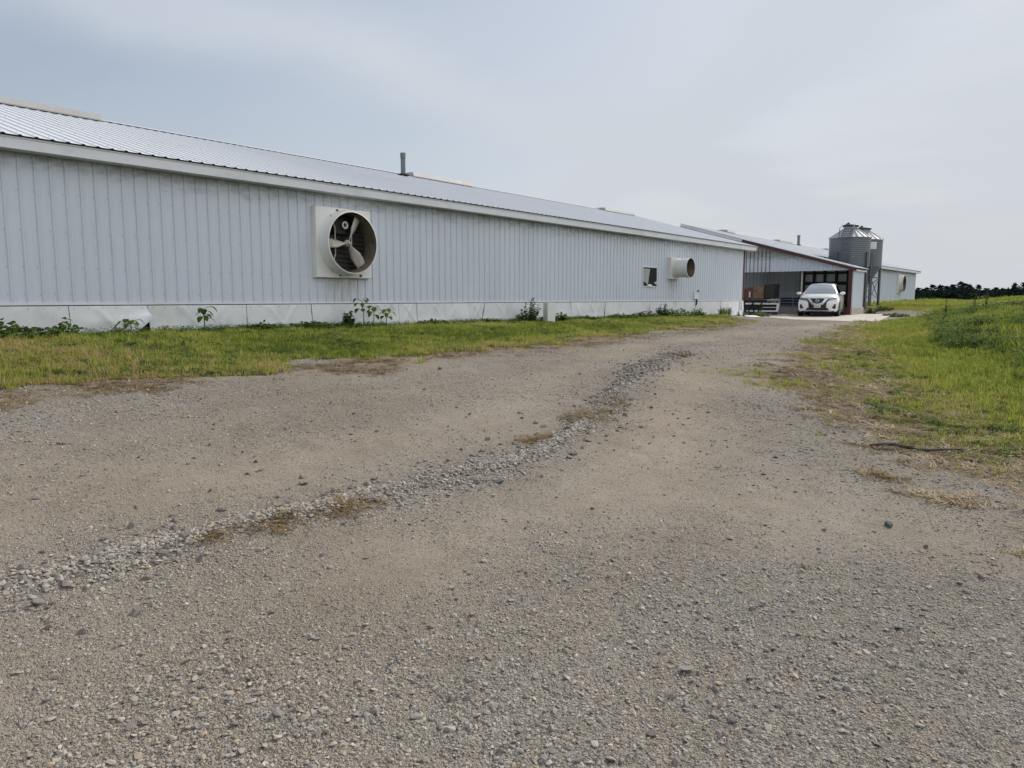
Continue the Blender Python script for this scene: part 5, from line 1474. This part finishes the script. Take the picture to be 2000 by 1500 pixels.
# ---------------------------------------------------------------- sky, sun, camera
def sky():
    w = bpy.data.worlds.new('World'); scene.world = w; w.use_nodes = True
    t = NT.__new__(NT); t.t = w.node_tree; t.n = t.t.nodes; t.l = t.t.links
    bg = t.n['Background']; out = t.n['World Output']
    sk = t.new('ShaderNodeTexSky', sky_type='NISHITA'); sk.sun_disc = False
    sk.sun_elevation = SUN_EL; sk.sun_rotation = SUN_AZ; sk.air_density = 1.0; sk.dust_density = 2.0; sk.ozone_density = 1.0
    t.l.new(sk.outputs[0], bg.inputs[0]); bg.inputs[1].default_value = .10
    # thin high cloud: streaks projected on a sheet overhead
    g = t.new('ShaderNodeTexCoord').outputs['Generated']
    s = t.new('ShaderNodeSeparateXYZ'); t.set(s.inputs[0], g)
    z = t.math('MAXIMUM', s.outputs[2], 0.0)
    dv = t.math('ADD', z, .1)
    u = t.math('DIVIDE', s.outputs[0], dv); v = t.math('DIVIDE', s.outputs[1], dv)
    c = t.new('ShaderNodeCombineXYZ'); t.set(c.inputs[0], u); t.set(c.inputs[1], v)
    def band(p, q, wd, amp):     # a contrail-like veil through two points of the sheet
        dx, dy = q[0]-p[0], q[1]-p[1]; L = math.hypot(dx, dy); nx, ny = -dy/L, dx/L
        wob = t.math('MULTIPLY_ADD', t.noise(c.outputs[0], 1.1, 4), .7, -.35)
        d = t.math('ADD', t.math('ADD', t.math('MULTIPLY', u, nx), t.math('MULTIPLY', v, ny)), -(p[0]*nx+p[1]*ny))
        d = t.math('ADD', d, wob)
        e = t.math('POWER', 2.718, t.math('MULTIPLY', t.math('MULTIPLY', d, d), -1/(wd*wd)))
        return t.math('MULTIPLY', e, amp)
    rot = t.new('ShaderNodeMapping'); t.set(rot.inputs[0], c.outputs[0]); rot.inputs['Rotation'].default_value = (0,0,R(-28)); rot.inputs['Scale'].default_value = (.35,1,1)
    n1 = t.noise(rot.outputs[0], 1.7, 7, .6); n2 = t.noise(c.outputs[0], .5, 3, .5)
    f = t.math('MULTIPLY_ADD', n1, .38, t.math('MULTIPLY_ADD', n2, .5, .02))
    f = t.math('ADD', f, band((-1.95,1.0), (-1.67,3.0), .26, .5))
    f = t.math('ADD', f, band((-.6,2.1), (-1.67,3.0), .22, .5))
    # hazier and whiter toward the sun's side and the horizon
    hz = t.math('POWER', t.math('SUBTRACT', 1.0, z), 3.0)
    f = t.math('ADD', f, t.math('MULTIPLY_ADD', hz, .42, -.26))
    sd = t.math('ADD', t.math('MULTIPLY', s.outputs[0], SUN_V[0]*.35), t.math('MULTIPLY', s.outputs[1], SUN_V[1]*.55))
    f = t.math('ADD', f, t.math('MULTIPLY_ADD', sd, .7, -.24), clamp=True)
    # brightness added to the unseen sky right of and behind camera, filling the wall
    east_fill = t.ramp(t.math('MULTIPLY_ADD', n2, .3, t.math('ADD', t.math('MULTIPLY_ADD', s.outputs[1], .12, s.outputs[0]), -.10)), [(.12,0),(.7,1)])
    f = t.math('ADD', f, east_fill, clamp=True)
    f = t.math('ADD', f, t.math('MULTIPLY_ADD', s.outputs[0], .7, .42), clamp=True)
    f = t.ramp(f, [(.0,.42),(.42,.72),(.8,.97),(1,1.0)])
    b2 = t.new('ShaderNodeBackground'); b2.inputs[1].default_value = 1.0
    cc = t.mix(z, (.60,.625,.66), (.575,.665,.80))
    cc = t.mix(east_fill, cc, (1.08,1.10,1.13))
    t.set(b2.inputs[0], cc)
    ms = t.new('ShaderNodeMixShader'); t.set(ms.inputs[0], f)
    t.l.new(bg.outputs[0], ms.inputs[1]); t.l.new(b2.outputs[0], ms.inputs[2]); t.l.new(ms.outputs[0], out.inputs[0])

SUN_EL = R(38); SUN_AZ = R(4)      # azimuth clockwise from +Y
SUN_V = Vector((math.sin(SUN_AZ)*math.cos(SUN_EL), math.cos(SUN_AZ)*math.cos(SUN_EL), math.sin(SUN_EL)))
sky()
sl = bpy.data.lights.new('sun', 'SUN'); sl.energy = 3.7; sl.angle = R(1.5); sl.color = (1.0, .94, .84)
so = bpy.data.objects.new('sun', sl); so.rotation_euler = SUN_V.to_track_quat('Z', 'Y').to_euler(); so.location = (20, 40, 40); COL.objects.link(so)

cd = bpy.data.cameras.new('camera'); cam = bpy.data.objects.new('camera', cd); COL.objects.link(cam)
cam.location = (0, 0, 1.55); cam.rotation_euler = (R(90)-math.atan(167/1420), 0, R(38.76))
cd.sensor_width = 36; cd.lens = 36*1420/2000; cd.clip_start = .05; cd.clip_end = 6000
scene.camera = cam
vs = scene.view_settings; vs.view_transform = 'Standard'; vs.look = 'None'; vs.exposure = .06; vs.gamma = 1; vs.use_curve_mapping = False
scene.cycles.max_bounces = 6; scene.cycles.diffuse_bounces = 3; scene.cycles.glossy_bounces = 3; scene.cycles.transparent_max_bounces = 6
scene.cycles.caustics_reflective = False; scene.cycles.caustics_refractive = False
